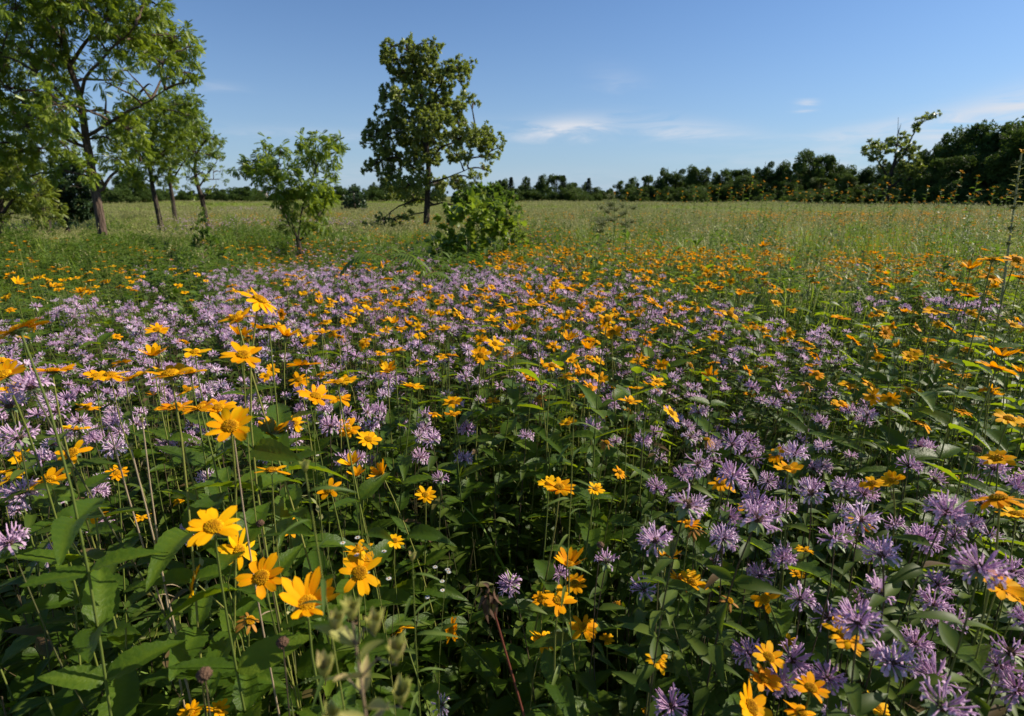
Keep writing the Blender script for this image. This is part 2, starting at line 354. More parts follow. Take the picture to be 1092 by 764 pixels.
def be_bracts(seed):
    r = np.random.default_rng(seed); mb = MB()
    k = 7; an = np.arange(k) * 2 * math.pi / k + r.uniform(0, 1)
    D = np.c_[np.cos(an), np.sin(an), r.uniform(-.6, .0, k)]
    stamp(mb, leaf_tpl(.26, 3, 2, .3, .3, .4), frames(D), np.c_[np.cos(an) * .06, np.sin(an) * .06, np.full(k, -.16)], r.uniform(.45, .75, k), 'bract_pale', r.uniform(0, .8, k))
    return mb

NOX, NBE = 10, 12
OXP = [ox_petals(100 + i) for i in range(NOX)]; OXD = [ox_disc(200 + i) for i in range(NOX)]
OXP_L = [ox_petals(300 + i, 1) for i in range(NOX)]; OXD_L = [ox_disc(400 + i, 1) for i in range(NOX)]
OXF = [ox_petals(500 + i, 0, True) for i in range(3)]
BEH = [be_head(600 + i) for i in range(NBE)]; BEB = [be_bracts(700 + i) for i in range(NBE)]
BEH_L = [be_head(800 + i, 1) for i in range(NBE)]
SEEDH = MB()
_p, _n, _r = fib_dome(90, .55, .6, 0, rng)
stamp(SEEDH, BUMP, frames(unit(_n + rng.normal(0, .25, _n.shape))), _p - _n * .05, rng.uniform(.06, .12, 90), 'button_brown', rng.uniform(0, .6, 90))
tube(SEEDH, [[0, 0, -.25], [0, 0, -.05], [0, 0, .3], [0, 0, .5]], [.1, .5, .5, .1], 8, 'button_brown', .1)

ME = {}
def shared(key, mb, name):
    if key not in ME: ME[key] = mb.mesh(name)
    return ME[key]

def headmat(nrm, spin):
    z = unit(nrm); x = unit(np.cross([0.2, 1, 0.1], z)); y = np.cross(z, x)
    c, s = math.cos(spin), math.sin(spin)
    return np.stack([c * x + s * y, -s * x + c * y, z], -1)

# ------------------------------------------------------------------ plant bodies
def plant_body(kind, base, heads, r, leafscale=1.0, stem_mat=None):
    """stems (one mesh) and leaves (one mesh), local to base. heads: list of (pos, normal, radius)"""
    sb, lb = MB(), MB()
    main = heads[0]; H = main[0][2] - base[2]
    def path(p0, p3, nrm, lean):
        L = np.linalg.norm(p3 - p0)
        p1 = p0 + np.array([lean[0], lean[1], 1.0]) * L * .4
        p2 = p3 - unit(nrm * np.array([1, 1, 1.0]) + np.array([0, 0, .8])) * L * .22
        return bez(p0, p1, p2, p3, 12)
    lean = r.normal(0, .13, 2)
    end = main[0] - unit(main[1]) * main[2] * .2 - base
    mp = path(np.zeros(3), end, main[1], lean)
    ox = kind == 'ox'
    sm = stem_mat or ('stem_yellow_green' if ox else 'stem_purple'); sv = r.uniform(0.1, 1)
    r0 = .0021 if ox else .0017
    tube(sb, mp, np.linspace(r0 * 1.25, r0 * .62, 12), 5, sm, sv)
    for (hp, hn, hr) in heads[1:]:
        e = hp - unit(hn) * hr * .2 - base
        k = int(np.clip(8 * (e[2] / max(H, .1)) - 2, 2, 8)) if e[2] < H * 1.2 else 7
        s = mp[k]
        L = np.linalg.norm(e - s)
        q = bez(s, s + unit(np.array([e[0] - s[0], e[1] - s[1], 0]) + np.array([0, 0, .06])) * L * .35, e - unit(hn + np.array([0, 0, .8])) * L * .3, e, 8)
        tube(sb, q, np.linspace(r0 * .75, r0 * .5, 8), 4, sm, sv)
    # leaf pairs, each pair turned a quarter from the one below
    sp = .085 if ox else .052
    top = .82 if ox else .94
    zs = np.arange(.18 if ox else .2, top, sp / max(H, .2))
    T, D, S, U = [], [], [], []
    ph = r.uniform(0, math.pi)
    for i, t in enumerate(zs):
        f = t * 11; k = int(f); pt = mp[k] * (1 - (f - k)) + mp[min(k + 1, 11)] * (f - k)
        for s in (0, 1):
            if r.random() < .08: continue
            a = ph + i * math.pi / 2 + s * math.pi + r.normal(0, .25)
            T.append(pt); up = r.uniform(.05, .75) if ox else r.uniform(-.1, .6)
            D.append([math.cos(a), math.sin(a), up])
            U.append([r.normal(0, .25), r.normal(0, .25), 1])
            S.append((r.uniform(.065, .11) if ox else r.uniform(.042, .068)) * leafscale * (1.1 - .5 * abs(t - .5)))
    if T:
        T, D, S, U = map(np.array, (T, D, S, U))
        pick = r.integers(0, len(L_OX if ox else L_BE), len(T))
        for j, tp in enumerate(L_OX if ox else L_BE):
            q = pick == j
            stamp(lb, tp, frames(D[q], unit(U[q])), T[q], S[q], 'leaf_oxeye' if ox else 'leaf_bergamot', np.where(r.random(q.sum()) < .03, 1.2, np.clip(r.normal(.42, .2, q.sum()), 0, .62)))
    return sb, lb

def tag(o, label=None, cat=None, group=None, kind=None):
    if label: o['label'] = label
    if cat: o['category'] = cat
    if group: o['group'] = group
    if kind: o['kind'] = kind
    return o
def empty(name, loc):
    o = bpy.data.objects.new(name, None); o.empty_display_size = .05; o.location = loc; COL.objects.link(o); return o

def build_plant(kind, base, heads, r, hi, name, faded=()):
    """heads: (pos, normal, radius)"""
    root = empty(name, base)
    sb, lb = plant_body(kind, base, heads, r)
    sb.obj('stem', root)
    if lb.n: lb.obj('leaves', root)
    for i, (p, nrm, rad) in enumerate(heads):
        k = int(r.integers(0, NOX if kind == 'ox' else NBE)); M = headmat(nrm, r.uniform(0, 6.28))
        if kind == 'ox':
            fd = i in faded
            if fd: me = shared(('oxf', k % 3), OXF[k % 3], 'flower_head')
            elif hi: me = shared(('oxp', k), OXP[k], 'flower_head')
            else: me = shared(('oxl', k), MB().merge(OXP_L[k]).merge(OXD_L[k]), 'flower_head')
        else:
            fd = False
            me = shared(('beh', k), BEH[k], 'flower_head') if hi else shared(('bel', k), MB().merge(BEH_L[k]).merge(BEB[k]), 'flower_head')
        h = bpy.data.objects.new('flower_head', me); COL.objects.link(h); h.parent = root
        mw = Matrix([[*M[j]] for j in range(3)]).to_4x4(); q = mw.to_quaternion()
        h.rotation_mode = 'QUATERNION'; h.rotation_quaternion = q
        h.location = Vector(p - base); h.scale = (rad,) * 3
        if fd: h['label'] = 'spent flower head with shrivelled petals'
        if hi or fd:
            if kind == 'ox': c = bpy.data.objects.new('flower_disc', shared(('oxd', k), OXD[k], 'flower_disc'))
            else: c = bpy.data.objects.new('bracts', shared(('beb', k), BEB[k], 'bracts'))
            COL.objects.link(c); c.parent = h
    return root

# ------------------------------------------------------------------ scatter of stuff with geometry nodes
def instancer(name, protos, pts, rots, scl, idx):
    """one object that repeats unlinked prototype meshes on its points"""
    col = bpy.data.collections.new(name + '_kinds')
    for i, mb in enumerate(protos):
        ob = bpy.data.objects.new('%s_kind_%02d' % (name, i), mb.mesh(name) if isinstance(mb, MB) else mb); col.objects.link(ob)
    me = bpy.data.meshes.new(name); me.vertices.add(len(pts)); me.vertices.foreach_set('co', np.asarray(pts, np.float32).ravel())
    a = me.attributes.new('rot', 'FLOAT_VECTOR', 'POINT'); a.data.foreach_set('vector', np.asarray(rots, np.float32).ravel())
    a = me.attributes.new('scl', 'FLOAT_VECTOR', 'POINT'); a.data.foreach_set('vector', np.asarray(scl, np.float32).ravel())
    a = me.attributes.new('idx', 'INT', 'POINT'); a.data.foreach_set('value', np.asarray(idx, np.int32))
    ob = bpy.data.objects.new(name, me); COL.objects.link(ob)
    ng = bpy.data.node_groups.new(name, 'GeometryNodeTree')
    ng.interface.new_socket('Geometry', in_out='INPUT', socket_type='NodeSocketGeometry')
    ng.interface.new_socket('Geometry', in_out='OUTPUT', socket_type='NodeSocketGeometry')
    gi = ng.nodes.new('NodeGroupInput'); go = ng.nodes.new('NodeGroupOutput')
    ci = ng.nodes.new('GeometryNodeCollectionInfo'); ci.inputs['Collection'].default_value = col
    ci.inputs['Separate Children'].default_value = True; ci.inputs['Reset Children'].default_value = True
    ip = ng.nodes.new('GeometryNodeInstanceOnPoints'); ip.inputs['Pick Instance'].default_value = True
    def attr(nm, dt):
        n = ng.nodes.new('GeometryNodeInputNamedAttribute'); n.data_type = dt; n.inputs['Name'].default_value = nm
        return n.outputs['Attribute']
    e2r = ng.nodes.new('FunctionNodeEulerToRotation')
    ng.links.new(attr('rot', 'FLOAT_VECTOR'), e2r.inputs[0])
    ng.links.new(gi.outputs[0], ip.inputs['Points']); ng.links.new(ci.outputs[0], ip.inputs['Instance'])
    ng.links.new(e2r.outputs[0], ip.inputs['Rotation']); ng.links.new(attr('scl', 'FLOAT_VECTOR'), ip.inputs['Scale'])
    ng.links.new(attr('idx', 'INT'), ip.inputs['Instance Index']); ng.links.new(ip.outputs[0], go.inputs[0])
    md = ob.modifiers.new('scatter', 'NODES'); md.node_group = ng
    return ob

# smooth value noise for patchiness
_gr = np.random.default_rng(5).uniform(0, 1, (64, 64))
def vnoise(x, y, s, o=0.0):
    x = np.asarray(x) / s + 17.3 + o; y = np.asarray(y) / s + 9.1 + o * 1.7
    xi = np.floor(x).astype(int); yi = np.floor(y).astype(int); fx = x - xi; fy = y - yi
    fx = fx * fx * (3 - 2 * fx); fy = fy * fy * (3 - 2 * fy)
    g = lambda i, j: _gr[i % 64, j % 64]
    return (g(xi, yi) * (1 - fx) + g(xi + 1, yi) * fx) * (1 - fy) + (g(xi, yi + 1) * (1 - fx) + g(xi + 1, yi + 1) * fx) * fy

def wedge(y0, y1, spacing, margin=1.25, extra=0.6, r=rng):
    """jittered points over the ground the camera sees, with a margin"""
    out = []
    ys = np.arange(y0, y1, spacing)
    for y in ys:
        hw = y * 0.9 * margin + extra
        xs = np.arange(-hw, hw, spacing)
        out.append(np.c_[xs, np.full(len(xs), y)])
    p = np.concatenate(out); return p + r.uniform(-.5, .5, p.shape) * spacing
def canopy(x, y):
    """height of the flower tops: about 0.95 m close by, lower towards the open meadow"""
    d = np.hypot(x, y)
    h = 0.95 - 0.42 * np.clip((d - 4.2) / 6, 0, 1)
    h = h - .30 * np.exp(-((x + .08) / .30) ** 2 - ((y - .80) / .45) ** 2)
    return h + .10 * (vnoise(x, y, .8) - .5)

def area(px, py, boxes):
    """sum of soft boxes (x0,x1,y0,y1,strength) over picture positions: how thick a kind grows there"""
    d = np.zeros_like(px)
    for x0, x1, y0, y1, s in boxes:
        ex = np.clip(np.minimum(px - x0, x1 - px) / 40 + .5, 0, 1); ey = np.clip(np.minimum(py - y0, y1 - py) / 14 + .5, 0, 1)
        d = np.maximum(d, ex * ey * s)
    return d

# ------------------------------------------------------------------ sky, sun, camera
world = bpy.data.worlds.new('World'); sc.world = world; world.use_nodes = True
nt = world.node_tree; nt.nodes.clear()
sky = N(nt, 'ShaderNodeTexSky', sky_type='NISHITA', sun_disc=False, sun_elevation=SUN_EL, sun_rotation=SUN_AZ, altitude=0, air_density=1.0, dust_density=0.55, ozone_density=1.2)
tc = N(nt, 'ShaderNodeTexCoord')
sx = N(nt, 'ShaderNodeSeparateXYZ'); nt.links.new(tc.outputs['Generated'], sx.inputs[0])
def M_(op, a, b=None, c=None):
    n = N(nt, 'ShaderNodeMath', operation=op)
    for i, v in enumerate((a, b, c)):
        if v is None: continue
        if isinstance(v, (int, float)): n.inputs[i].default_value = v
        else: nt.links.new(v, n.inputs[i])
    return n.outputs[0]
az = M_('ARCTAN2', sx.outputs[0], sx.outputs[1]); el = M_('ARCSINE', sx.outputs[2])
cb = N(nt, 'ShaderNodeCombineXYZ'); nt.links.new(M_('MULTIPLY', az, 5.0), cb.inputs[0]); nt.links.new(M_('MULTIPLY', el, 34.0), cb.inputs[1])
cn = N(nt, 'ShaderNodeTexNoise'); cn.inputs['Scale'].default_value = 1.5; cn.inputs['Detail'].default_value = 9; cn.inputs['Roughness'].default_value = .62; cn.inputs['Distortion'].default_value = .7
nt.links.new(cb.outputs[0], cn.inputs['Vector'])
streak = M_('MULTIPLY', M_('SUBTRACT', cn.outputs['Fac'], 0.36), 3.6)
wob = M_('MULTIPLY', M_('SUBTRACT', cn.outputs['Fac'], 0.5), 0.05)
total = None
for (cx, cy, w, h, slope, s) in [(604, 136, 44, 10, -.06, 1.3), (735, 138, 55, 9, .10, .7), (540, 139, 60, 6, .0, .2), (345, 143, 75, 5, .02, .34), (375, 183, 70, 9, 0, .2),
                                (860, 111, 8, 3.2, 0, 1.3), (1060, 118, 95, 13, -.22, .9), (935, 135, 70, 5, -.08, .45), (660, 86, 26, 12, .2, .2), (470, 130, 60, 7, 0, .16),
                                (600, 190, 90, 9, 0, .25), (880, 165, 120, 8, 0, .22), (225, 92, 22, 4, 0, .35), (-200, 120, 150, 25, .1, .4), (1500, 60, 220, 30, -.2, .5), (1300, 160, 150, 10, 0, .4)]:
    d = unit(P(cx, cy, 1) - CAM); a0 = math.atan2(d[0], d[1]); e0 = math.asin(d[2])
    wa, we = w / F, h / F
    da = M_('SUBTRACT', az, a0); de = M_('SUBTRACT', M_('ADD', el, wob), e0)
    de = M_('ADD', de, M_('MULTIPLY', da, slope))
    qq = M_('ADD', M_('POWER', M_('ABSOLUTE', M_('DIVIDE', da, wa)), 2.0), M_('POWER', M_('ABSOLUTE', M_('DIVIDE', de, we)), 2.0))
    g = M_('MULTIPLY', M_('EXPONENT', M_('MULTIPLY', qq, -1.0)), s)
    total = g if total is None else M_('ADD', total, g)
mask = N(nt, 'ShaderNodeMath', operation='MULTIPLY', use_clamp=True); nt.links.new(total, mask.inputs[0]); nt.links.new(streak, mask.inputs[1])
mixc = N(nt, 'ShaderNodeMix', data_type='RGBA'); nt.links.new(mask.outputs[0], mixc.inputs[0])
wb = N(nt, 'ShaderNodeMix', data_type='RGBA', blend_type='MULTIPLY'); wb.inputs[0].default_value = 1; wb.inputs[7].default_value = (.63, .92, 1.31, 1)
nt.links.new(sky.outputs[0], wb.inputs[6])
hz_ = N(nt, 'ShaderNodeMix', data_type='RGBA'); nt.links.new(M_('MULTIPLY', M_('EXPONENT', M_('MULTIPLY', M_('ABSOLUTE', el), -7.0)), 0.75), hz_.inputs[0])
nt.links.new(wb.outputs[2], hz_.inputs[6]); hz_.inputs[7].default_value = (4.9, 6.4, 8.2, 1); nt.links.new(hz_.outputs[2], mixc.inputs[6]); mixc.inputs[7].default_value = (7.6, 8.0, 8.8, 1)
bg = N(nt, 'ShaderNodeBackground'); bg.inputs['Strength'].default_value = 0.062
nt.links.new(mixc.outputs[2], bg.inputs[0])
wo = N(nt, 'ShaderNodeOutputWorld'); nt.links.new(bg.outputs[0], wo.inputs[0])

sl = bpy.data.lights.new('sun', 'SUN'); sl.energy = 5.0; sl.angle = R_(0.53); sl.color = (1.0, 0.90, 0.74)
so = bpy.data.objects.new('sun', sl); COL.objects.link(so)
sd = Vector((math.sin(SUN_AZ) * math.cos(SUN_EL), math.cos(SUN_AZ) * math.cos(SUN_EL), math.sin(SUN_EL)))
so.rotation_mode = 'QUATERNION'; so.rotation_quaternion = sd.to_track_quat('Z', 'Y'); so.location = (20, 5, 20)

cd = bpy.data.cameras.new('camera'); cd.sensor_width = 36; cd.lens = 36 * F / 1092; cd.clip_start = 0.02; cd.clip_end = 4000
cd.dof.use_dof = True; cd.dof.focus_distance = 1.35; cd.dof.aperture_fstop = 6.3
co = bpy.data.objects.new('camera', cd); COL.objects.link(co); co.location = CAM; co.rotation_euler = (math.pi / 2 - TH, 0, 0)
sc.camera = co
vs = sc.view_settings; vs.view_transform = 'Standard'; vs.look = 'None'; vs.gamma = 1; vs.exposure = 0.6
sc.cycles.max_bounces = 6; sc.cycles.diffuse_bounces = 3; sc.cycles.glossy_bounces = 2; sc.cycles.transmission_bounces = 4; sc.cycles.transparent_max_bounces = 4
sc.cycles.sample_clamp_indirect = 6; sc.cycles.caustics_reflective = False; sc.cycles.caustics_refractive = False

# ------------------------------------------------------------------ ground: one sheet out to the horizon
def ground():
    rs = np.concatenate([np.linspace(0, 12, 25), np.geomspace(13, 2500, 50)])
    na = 72; an = np.linspace(0, 2 * math.pi, na, endpoint=False)
    V = [[0, 0, 0]]
    for rr in rs[1:]:
        for a in an:
            x, y = rr * math.sin(a), rr * math.cos(a)
            z = (float(vnoise(x, y, 14)) - .5) * .25 * min(1, max(0, (rr - 6) / 14)) if rr < 300 else 0
            V.append([x, y, z])
    f3 = np.array([[0, 1 + (i + 1) % na, 1 + i] for i in range(na)])
    k = len(rs) - 1
    f4 = np.array([[1 + j * na + i, 1 + j * na + (i + 1) % na, 1 + (j + 1) * na + (i + 1) % na, 1 + (j + 1) * na + i] for j in range(k - 1) for i in range(na)])
    mb = MB(); mb.add(V, [f3, f4], 'meadow_ground')
    o = mb.obj('ground'); tag(o, kind='structure')
ground()

# ------------------------------------------------------------------ oxeye (yellow) and bergamot (lavender) flower plants
# picture position, width in pixels, tilt: s = faces up seen from the side, u = up and a little to the viewer, f = faces the viewer, r/l = turned right/left, w = spent
OX = """20,352,60,s 4,400,50,s 277,320,50,s 252,340,44,s 287,350,40,s 305,358,30,s 257,358,28,s 260,379,48,u 163,379,30,s 168,352,26,s 208,376,32,s 56,396,44,s 103,401,30,s
118,400,40,s 143,403,36,s 182,399,52,s 203,398,36,s 330,364,22,u 325,390,38,s 345,398,20,u 360,408,36,u 337,423,42,u 362,425,30,u 187,435,44,s 213,435,40,s 233,435,40,u 246,455,56,f
290,465,40,u 315,452,30,s 78,483,38,f 12,510,34,s 80,458,30,s 290,502,42,s 352,522,32,f 125,505,25,u 200,416,26,u 165,420,20,s 228,562,62,f 255,587,46,r 279,616,54,f 207,624,42,l
328,644,66,f 308,561,30,f 267,662,34,w 203,760,30,s 232,757,28,u 190,534,14,u 152,552,18,s 384,611,52,f 382,587,34,s 421,577,23,f 454,528,26,u 482,672,28,l 607,602,36,u 596,641,42,u
577,640,24,s 579,683,36,u 622,669,34,f 647,682,18,u 659,644,18,w 597,520,36,u 711,594,28,s 724,620,28,u 701,704,28,f 694,762,24,u 635,522,20,u 735,559,30,s 738,621,36,u 757,625,20,s
778,641,26,w 918,559,28,u 858,587,24,s 850,612,20,s 1065,532,56,s 1084,549,42,s 1065,624,54,u 1086,637,42,s 816,639,36,l 901,677,46,s 871,682,20,w 820,701,40,u 841,685,26,s 815,724,42,u
865,734,42,u 801,754,56,u 855,760,40,u 935,754,34,u 961,731,20,s 840,500,34,s 770,515,30,s 1058,277,32,s 1084,277,28,s 1035,286,22,s 1057,296,28,s 1088,296,22,s 1026,303,18,s 1018,310,16,s
1033,316,22,s 940,303,19,s 940,312,16,s 938,333,21,u 997,333,27,s 1019,331,14,s 896,340,22,u 964,333,13,s 1043,361,25,u 1069,380,27,s 1063,393,40,u 1090,397,22,s 905,411,22,s 909,428,18,s
891,433,16,u 970,417,26,s 1015,413,24,s 1076,447,34,u 1015,506,18,s 571,326,28,s 538,326,24,s 552,334,24,s 525,341,20,s 514,353,20,s 528,367,24,u 513,379,26,f 478,379,22,s 440,412,28,s
606,362,22,s 618,341,18,s 698,324,26,u 668,341,18,s 634,364,18,s 589,390,26,s 606,403,24,s 627,372,22,u 608,379,20,u 564,405,22,u 627,398,22,s 371,405,22,s 393,469,32,u 371,457,28,f
646,441,17,f 668,440,17,f 670,460,16,f 661,504,20,u 585,516,26,u 635,522,22,u 725,466,14,s 380,507,22,s 374,495,26,s 606,308,24,s 447,360,18,s 421,374,26,s 405,398,17,s 350,438,16,s
95,300,14,s 41,318,13,s 50,298,12,s 60,305,13,s 305,300,12,s 430,325,16,s 400,330,18,u 460,336,14,s 640,330,16,s 655,412,16,u 680,385,18,s 745,372,16,u 760,330,16,u 800,420,16,s 860,372,18,s 812,392,16,s"""
BE = """741,541,28 778,551,26 808,554,44 828,549,34 865,527,30 921,527,28 771,574,30 835,597,28 853,639,30 918,554,36 1010,547,42 890,576,34 941,592,38 986,576,34 1045,607,50 995,644,34 915,664,48
976,687,34 951,707,46 883,724,36 998,724,46 1005,754,56 1020,662,28 1078,697,40 1065,711,34 1085,737,44 699,577,36 745,496,30 727,506,20 781,508,34 781,474,26 799,471,22 759,482,18 847,485,28
733,539,42 865,524,30 806,540,36 836,544,28 772,574,30 836,594,28 704,490,16 544,624,27 597,612,20 647,599,27 701,577,34 687,629,32 471,752,25 716,754,38 25,527,34 63,529,28 10,579,40 20,544,20
65,611,20 87,559,24 113,556,20 193,574,24 352,455,26 20,467,38 33,413,40 10,433,36 60,440,28 85,450,24 5,470,34 45,492,26 100,470,22 220,510,20 235,520,18 300,540,14 470,512,20 930,590,28
900,520,26 955,560,24 1035,560,26 1080,610,30 760,600,22 700,520,22 685,470,20 720,450,20 745,440,20 1060,500,28 1085,520,30"""
def parse(s): return [t.split(',') for t in s.split()]
rh = np.random.default_rng(3)
ox_heads, be_heads = [], []
for t in parse(OX):
    px, py, d = float(t[0]), float(t[1]), float(t[2]); k = t[3]
    dia = (0.066 if py < 470 else .041 + .00045 * d) * rh.uniform(.94, 1.06)
    p = P(px, py, F * dia / d)
    for _ in range(8):      # a head stands clear of the leaves around it
        if py < 470 or p[2] > float(canopy(p[0], p[1])) + .04: break
        dia *= .965; p = P(px, py, F * dia / d)
    p[2] = min(p[2], 1.45)
    tl = {'s': (0, .04, 1), 'u': (.15, -.12, 1), 'f': (.18, -.48, 1), 'r': (.9, -.45, .6), 'l': (-.9, -.4, .35), 'w': (.2, -.3, .6)}[k]
    n = unit(np.array(tl) + rh.normal(0, .17, 3))
    ox_heads.append([p, n, dia / 2, 1 if k == 'w' else 0, True, k])
for t in parse(BE):
    px, py, d = map(float, t[:3]); dia = (0.052 if py < 560 else .038 + .00028 * d) * rh.uniform(.94, 1.08)
    p = P(px, py, F * dia / d)
    for _ in range(5):
        if py < 470 or p[2] > float(canopy(p[0], p[1])): break
        dia *= .97; p = P(px, py, F * dia / d)
    if p[2] < .3: p[2] = .3
    be_heads.append([p, unit(np.array([0, -.12, 1]) + rh.normal(0, .22, 3)), dia / 2, 0, True, 'b'])
def cluster(heads, rad, mx, r):
    """heads that spring from one plant"""
    used = np.zeros(len(heads), bool); out = []
    pos = np.array([h[0] for h in heads])
    for i in np.argsort(-pos[:, 2]):
        if used[i]: continue
        used[i] = True; g = [i]
        d = np.hypot(pos[:, 0] - pos[i, 0], pos[:, 1] - pos[i, 1]); d[used] = 9
        for j in np.argsort(d)[:mx - 1]:
            if d[j] < rad and not used[j] and r.random() < .8: g.append(j); used[j] = True
        out.append([heads[j] for j in g])
    return out
ox_groups = cluster(ox_heads, .13, 3, rh); be_groups = cluster(be_heads, .11, 3, rh)

OX_AREA = [(520, 840, 262, 300, .75), (560, 800, 285, 320, .9), (560, 850, 300, 345, 1.0), (300, 720, 310, 370, .8), (260, 560, 350, 430, .45), (460, 740, 360, 450, .6), (740, 880, 345, 420, .5), (560, 860, 430, 520, .22),
           (880, 1500, 270, 345, .36), (900, 1500, 345, 500, .6), (40, 230, 285, 318, .14), (-500, 40, 300, 480, .12), (120, 330, 300, 330, .16), (300, 430, 285, 330, .2), (40, 250, 340, 480, .06), (540, 1500, 500, 800, .2), (-500, 450, 460, 800, .07)]
BE_AREA = [(-500, 470, 345, 480, 1.0), (60, 520, 325, 360, 1.0), (230, 620, 285, 420, .9), (430, 700, 300, 440, .75), (640, 900, 345, 450, .62), (640, 800, 322, 360, .4), (660, 930, 430, 520, .6), (600, 800, 420, 500, .3), (900, 1500, 480, 620, .38),
           (-500, 120, 470, 540, .6), (120, 420, 470, 500, .45), (560, 640, 440, 520, .18), (740, 1500, 620, 800, .40), (930, 1050, 314, 326, .35), (150, 480, 268, 300, .3), (480, 700, 270, 300, .28), (0, 120, 480, 620, .12), (420, 560, 430, 500, .35), (870, 960, 430, 480, .3)]
rs = np.random.default_rng(21)
def scatter(boxes, y0, y1, spacing, hgt, minz, r):
    p = wedge(y0, y1, spacing, 1.4, .9, r=r); h = hgt(p[:, 0], p[:, 1], r)
    q = np.c_[p, h]; px, py, z = proj(q)
    pat = np.clip(1.25 * vnoise(p[:, 0], p[:, 1], .45, 3 if spacing < .09 else 8) + .25, 0, 1)
    keep = (r.random(len(p)) < area(px, py, boxes) * pat) & (z > minz)
    return q[keep]
def hox(x, y, r): return canopy(x, y) + .03 + r.gamma(2.0, .045, len(x))
def hbe(x, y, r): return canopy(x, y) + r.normal(-.03, .045, len(x))
a = scatter(OX_AREA, .75, 4.0, .098, hox, .85, rs); b_ = scatter(OX_AREA, 4.0, 11, .13, hox, .85, rs)
auto_ox = np.concatenate([a, b_])
a = scatter(BE_AREA, .55, 4.0, .067, hbe, .62, rs); b_ = scatter(BE_AREA, 4.0, 9, .13, hbe, .62, rs)
auto_be = np.concatenate([a, b_])
def autoheads(pts, dia, tilt, r):
    return [[p, unit(np.array([0.12, -.06, 1]) + r.normal(0, tilt, 3)), dia * r.uniform(.78, 1.1) / 2, int(r.random() < .08), False, 's'] for p in pts]
ox_groups += cluster(autoheads(auto_ox, .057, .36, rs), .16, 4, rs)
be_groups += cluster(autoheads(auto_be, .049, .28, rs), .15, 4, rs)
def visible(g):
    px, py, z = proj(g[0][0]); return z > .2 and -5 < px < 1097 and 0 < py < 772
def size(g):
    return max(2 * h[2] * F / proj(h[0])[2] for h in g)
def split(groups):
    vis = [g for g in groups if visible(g)]; out = [g for g in groups if not visible(g)]
    vis.sort(key=lambda g: (not g[0][4], -size(g)))
    return vis[:300], vis[300:] + out
ox_ind, ox_rest = split(ox_groups); be_ind, be_rest = split(be_groups)
ox_ind.sort(key=lambda g: -size(g)); be_ind.sort(key=lambda g: -size(g))

LAB = {'ox': {}, 'be': {}}
def auto_labels(kind, groups, roots):
    """place words for every plant: which band of the picture, how many open heads, and its order there"""
    cols = [(0, 'by the left edge'), (130, 'left of the leaning walnut sapling'), (300, 'below the lone tall tree'), (470, 'below the leafy vine mound'), (620, 'right of the middle'), (780, 'towards the right'), (950, 'by the right edge')]
    rows = [(0, 'farthest band'), (300, 'far band'), (340, 'middle band'), (400, 'near-middle band'), (470, 'near band'), (560, 'close foreground'), (660, 'bottom rows')]
    cells = {}
    for g, o in zip(groups, roots):
        px, py, z = proj(g[0][0])
        c = max(i for i, (x, _) in enumerate(cols) if px >= x or i == 0); r_ = max(i for i, (y, _) in enumerate(rows) if py >= y or i == 0)
        cells.setdefault((r_, c), []).append((float(px), o, len(g), size(g), g))
    ordn = ['leftmost', 'second from left', 'third from left', 'fourth from left', 'fifth from left', 'sixth from left', 'seventh from left', 'eighth from left', 'ninth from left', 'tenth from left', 'eleventh from left', 'twelfth from left', 'thirteenth from left', 'fourteenth from left', 'fifteenth from left', 'sixteenth from left']
    noun = 'yellow oxeye' if kind == 'ox' else 'lavender bergamot'
    for (r_, c), L in cells.items():
        L.sort(key=lambda t: t[0])
        for i, (px, o, n, s, g) in enumerate(L):
            hd = {1: 'single-headed', 2: 'two-headed', 3: 'three-headed'}.get(n, 'four-headed')
            if len(L) <= 16: w = '%s %s, %s of the %s %s' % (hd, noun, ordn[i], rows[r_][1], cols[c][1])
            else: w = 'small %s %s among the %s %s' % (hd, noun, rows[r_][1], cols[c][1])
            o['label'] = w

def make_individuals():
    r = np.random.default_rng(77)
    for kind, groups, name, cat, grp in (('ox', ox_ind, 'oxeye_plant', 'flower', 'yellow oxeye plants in bloom'), ('be', be_ind, 'bergamot_plant', 'flower', 'lavender bergamot plants in bloom')):
        roots = []
        for g in groups:
            heads = [(h[0], h[1], h[2]) for h in g]
            p = g[0][0]; px, py, z = proj(p)
            base = np.array([p[0] + r.normal(0, .05) - g[0][1][0] * .1 + {'l': .20, 'r': -.08}.get(g[0][5], 0), p[1] + r.normal(.03, .05), 0.0])
            if np.hypot(base[0], base[1]) < .25: base[1] = .3
            s = size(g)
            fd = [i for i, h in enumerate(g) if h[3]] if kind == 'ox' else ()
            o = build_plant(kind, base, heads, r, s > 17, name, fd)
            tag(o, None, cat, grp); roots.append(o)
        auto_labels(kind, groups, roots)
make_individuals()

def plant_kind(kind, r, H, nheads, head=True, leafscale=1.0):
    base = np.zeros(3); heads = []
    for i in range(max(1, nheads)):
        off = np.array([0, 0, H]) if i == 0 else np.array([r.normal(0, .055), r.normal(0, .055), H - r.uniform(.0, .08)])
        heads.append((off + np.array([r.normal(0, .03), r.normal(0, .03), 0]), unit(np.array([.1, -.05, 1]) + r.normal(0, .22, 3)), (.030 if kind == 'ox' else .027) * r.uniform(.85, 1.12)))
    sb, lb = plant_body(kind, base, heads, r, leafscale)
    mb = MB(); mb.merge(sb); mb.merge(lb)
    if head:
        for p, n, rad in heads:
            M = headmat(n, r.uniform(0, 6.28)); k = int(r.integers(0, 8))
            if kind == 'ox': mb.merge(OXP_L[k], M, p, rad); mb.merge(OXD_L[k], M, p, rad)
            else: mb.merge(BEH_L[k], M, p, rad); mb.merge(BEB[k], M, p, rad)
    return mb
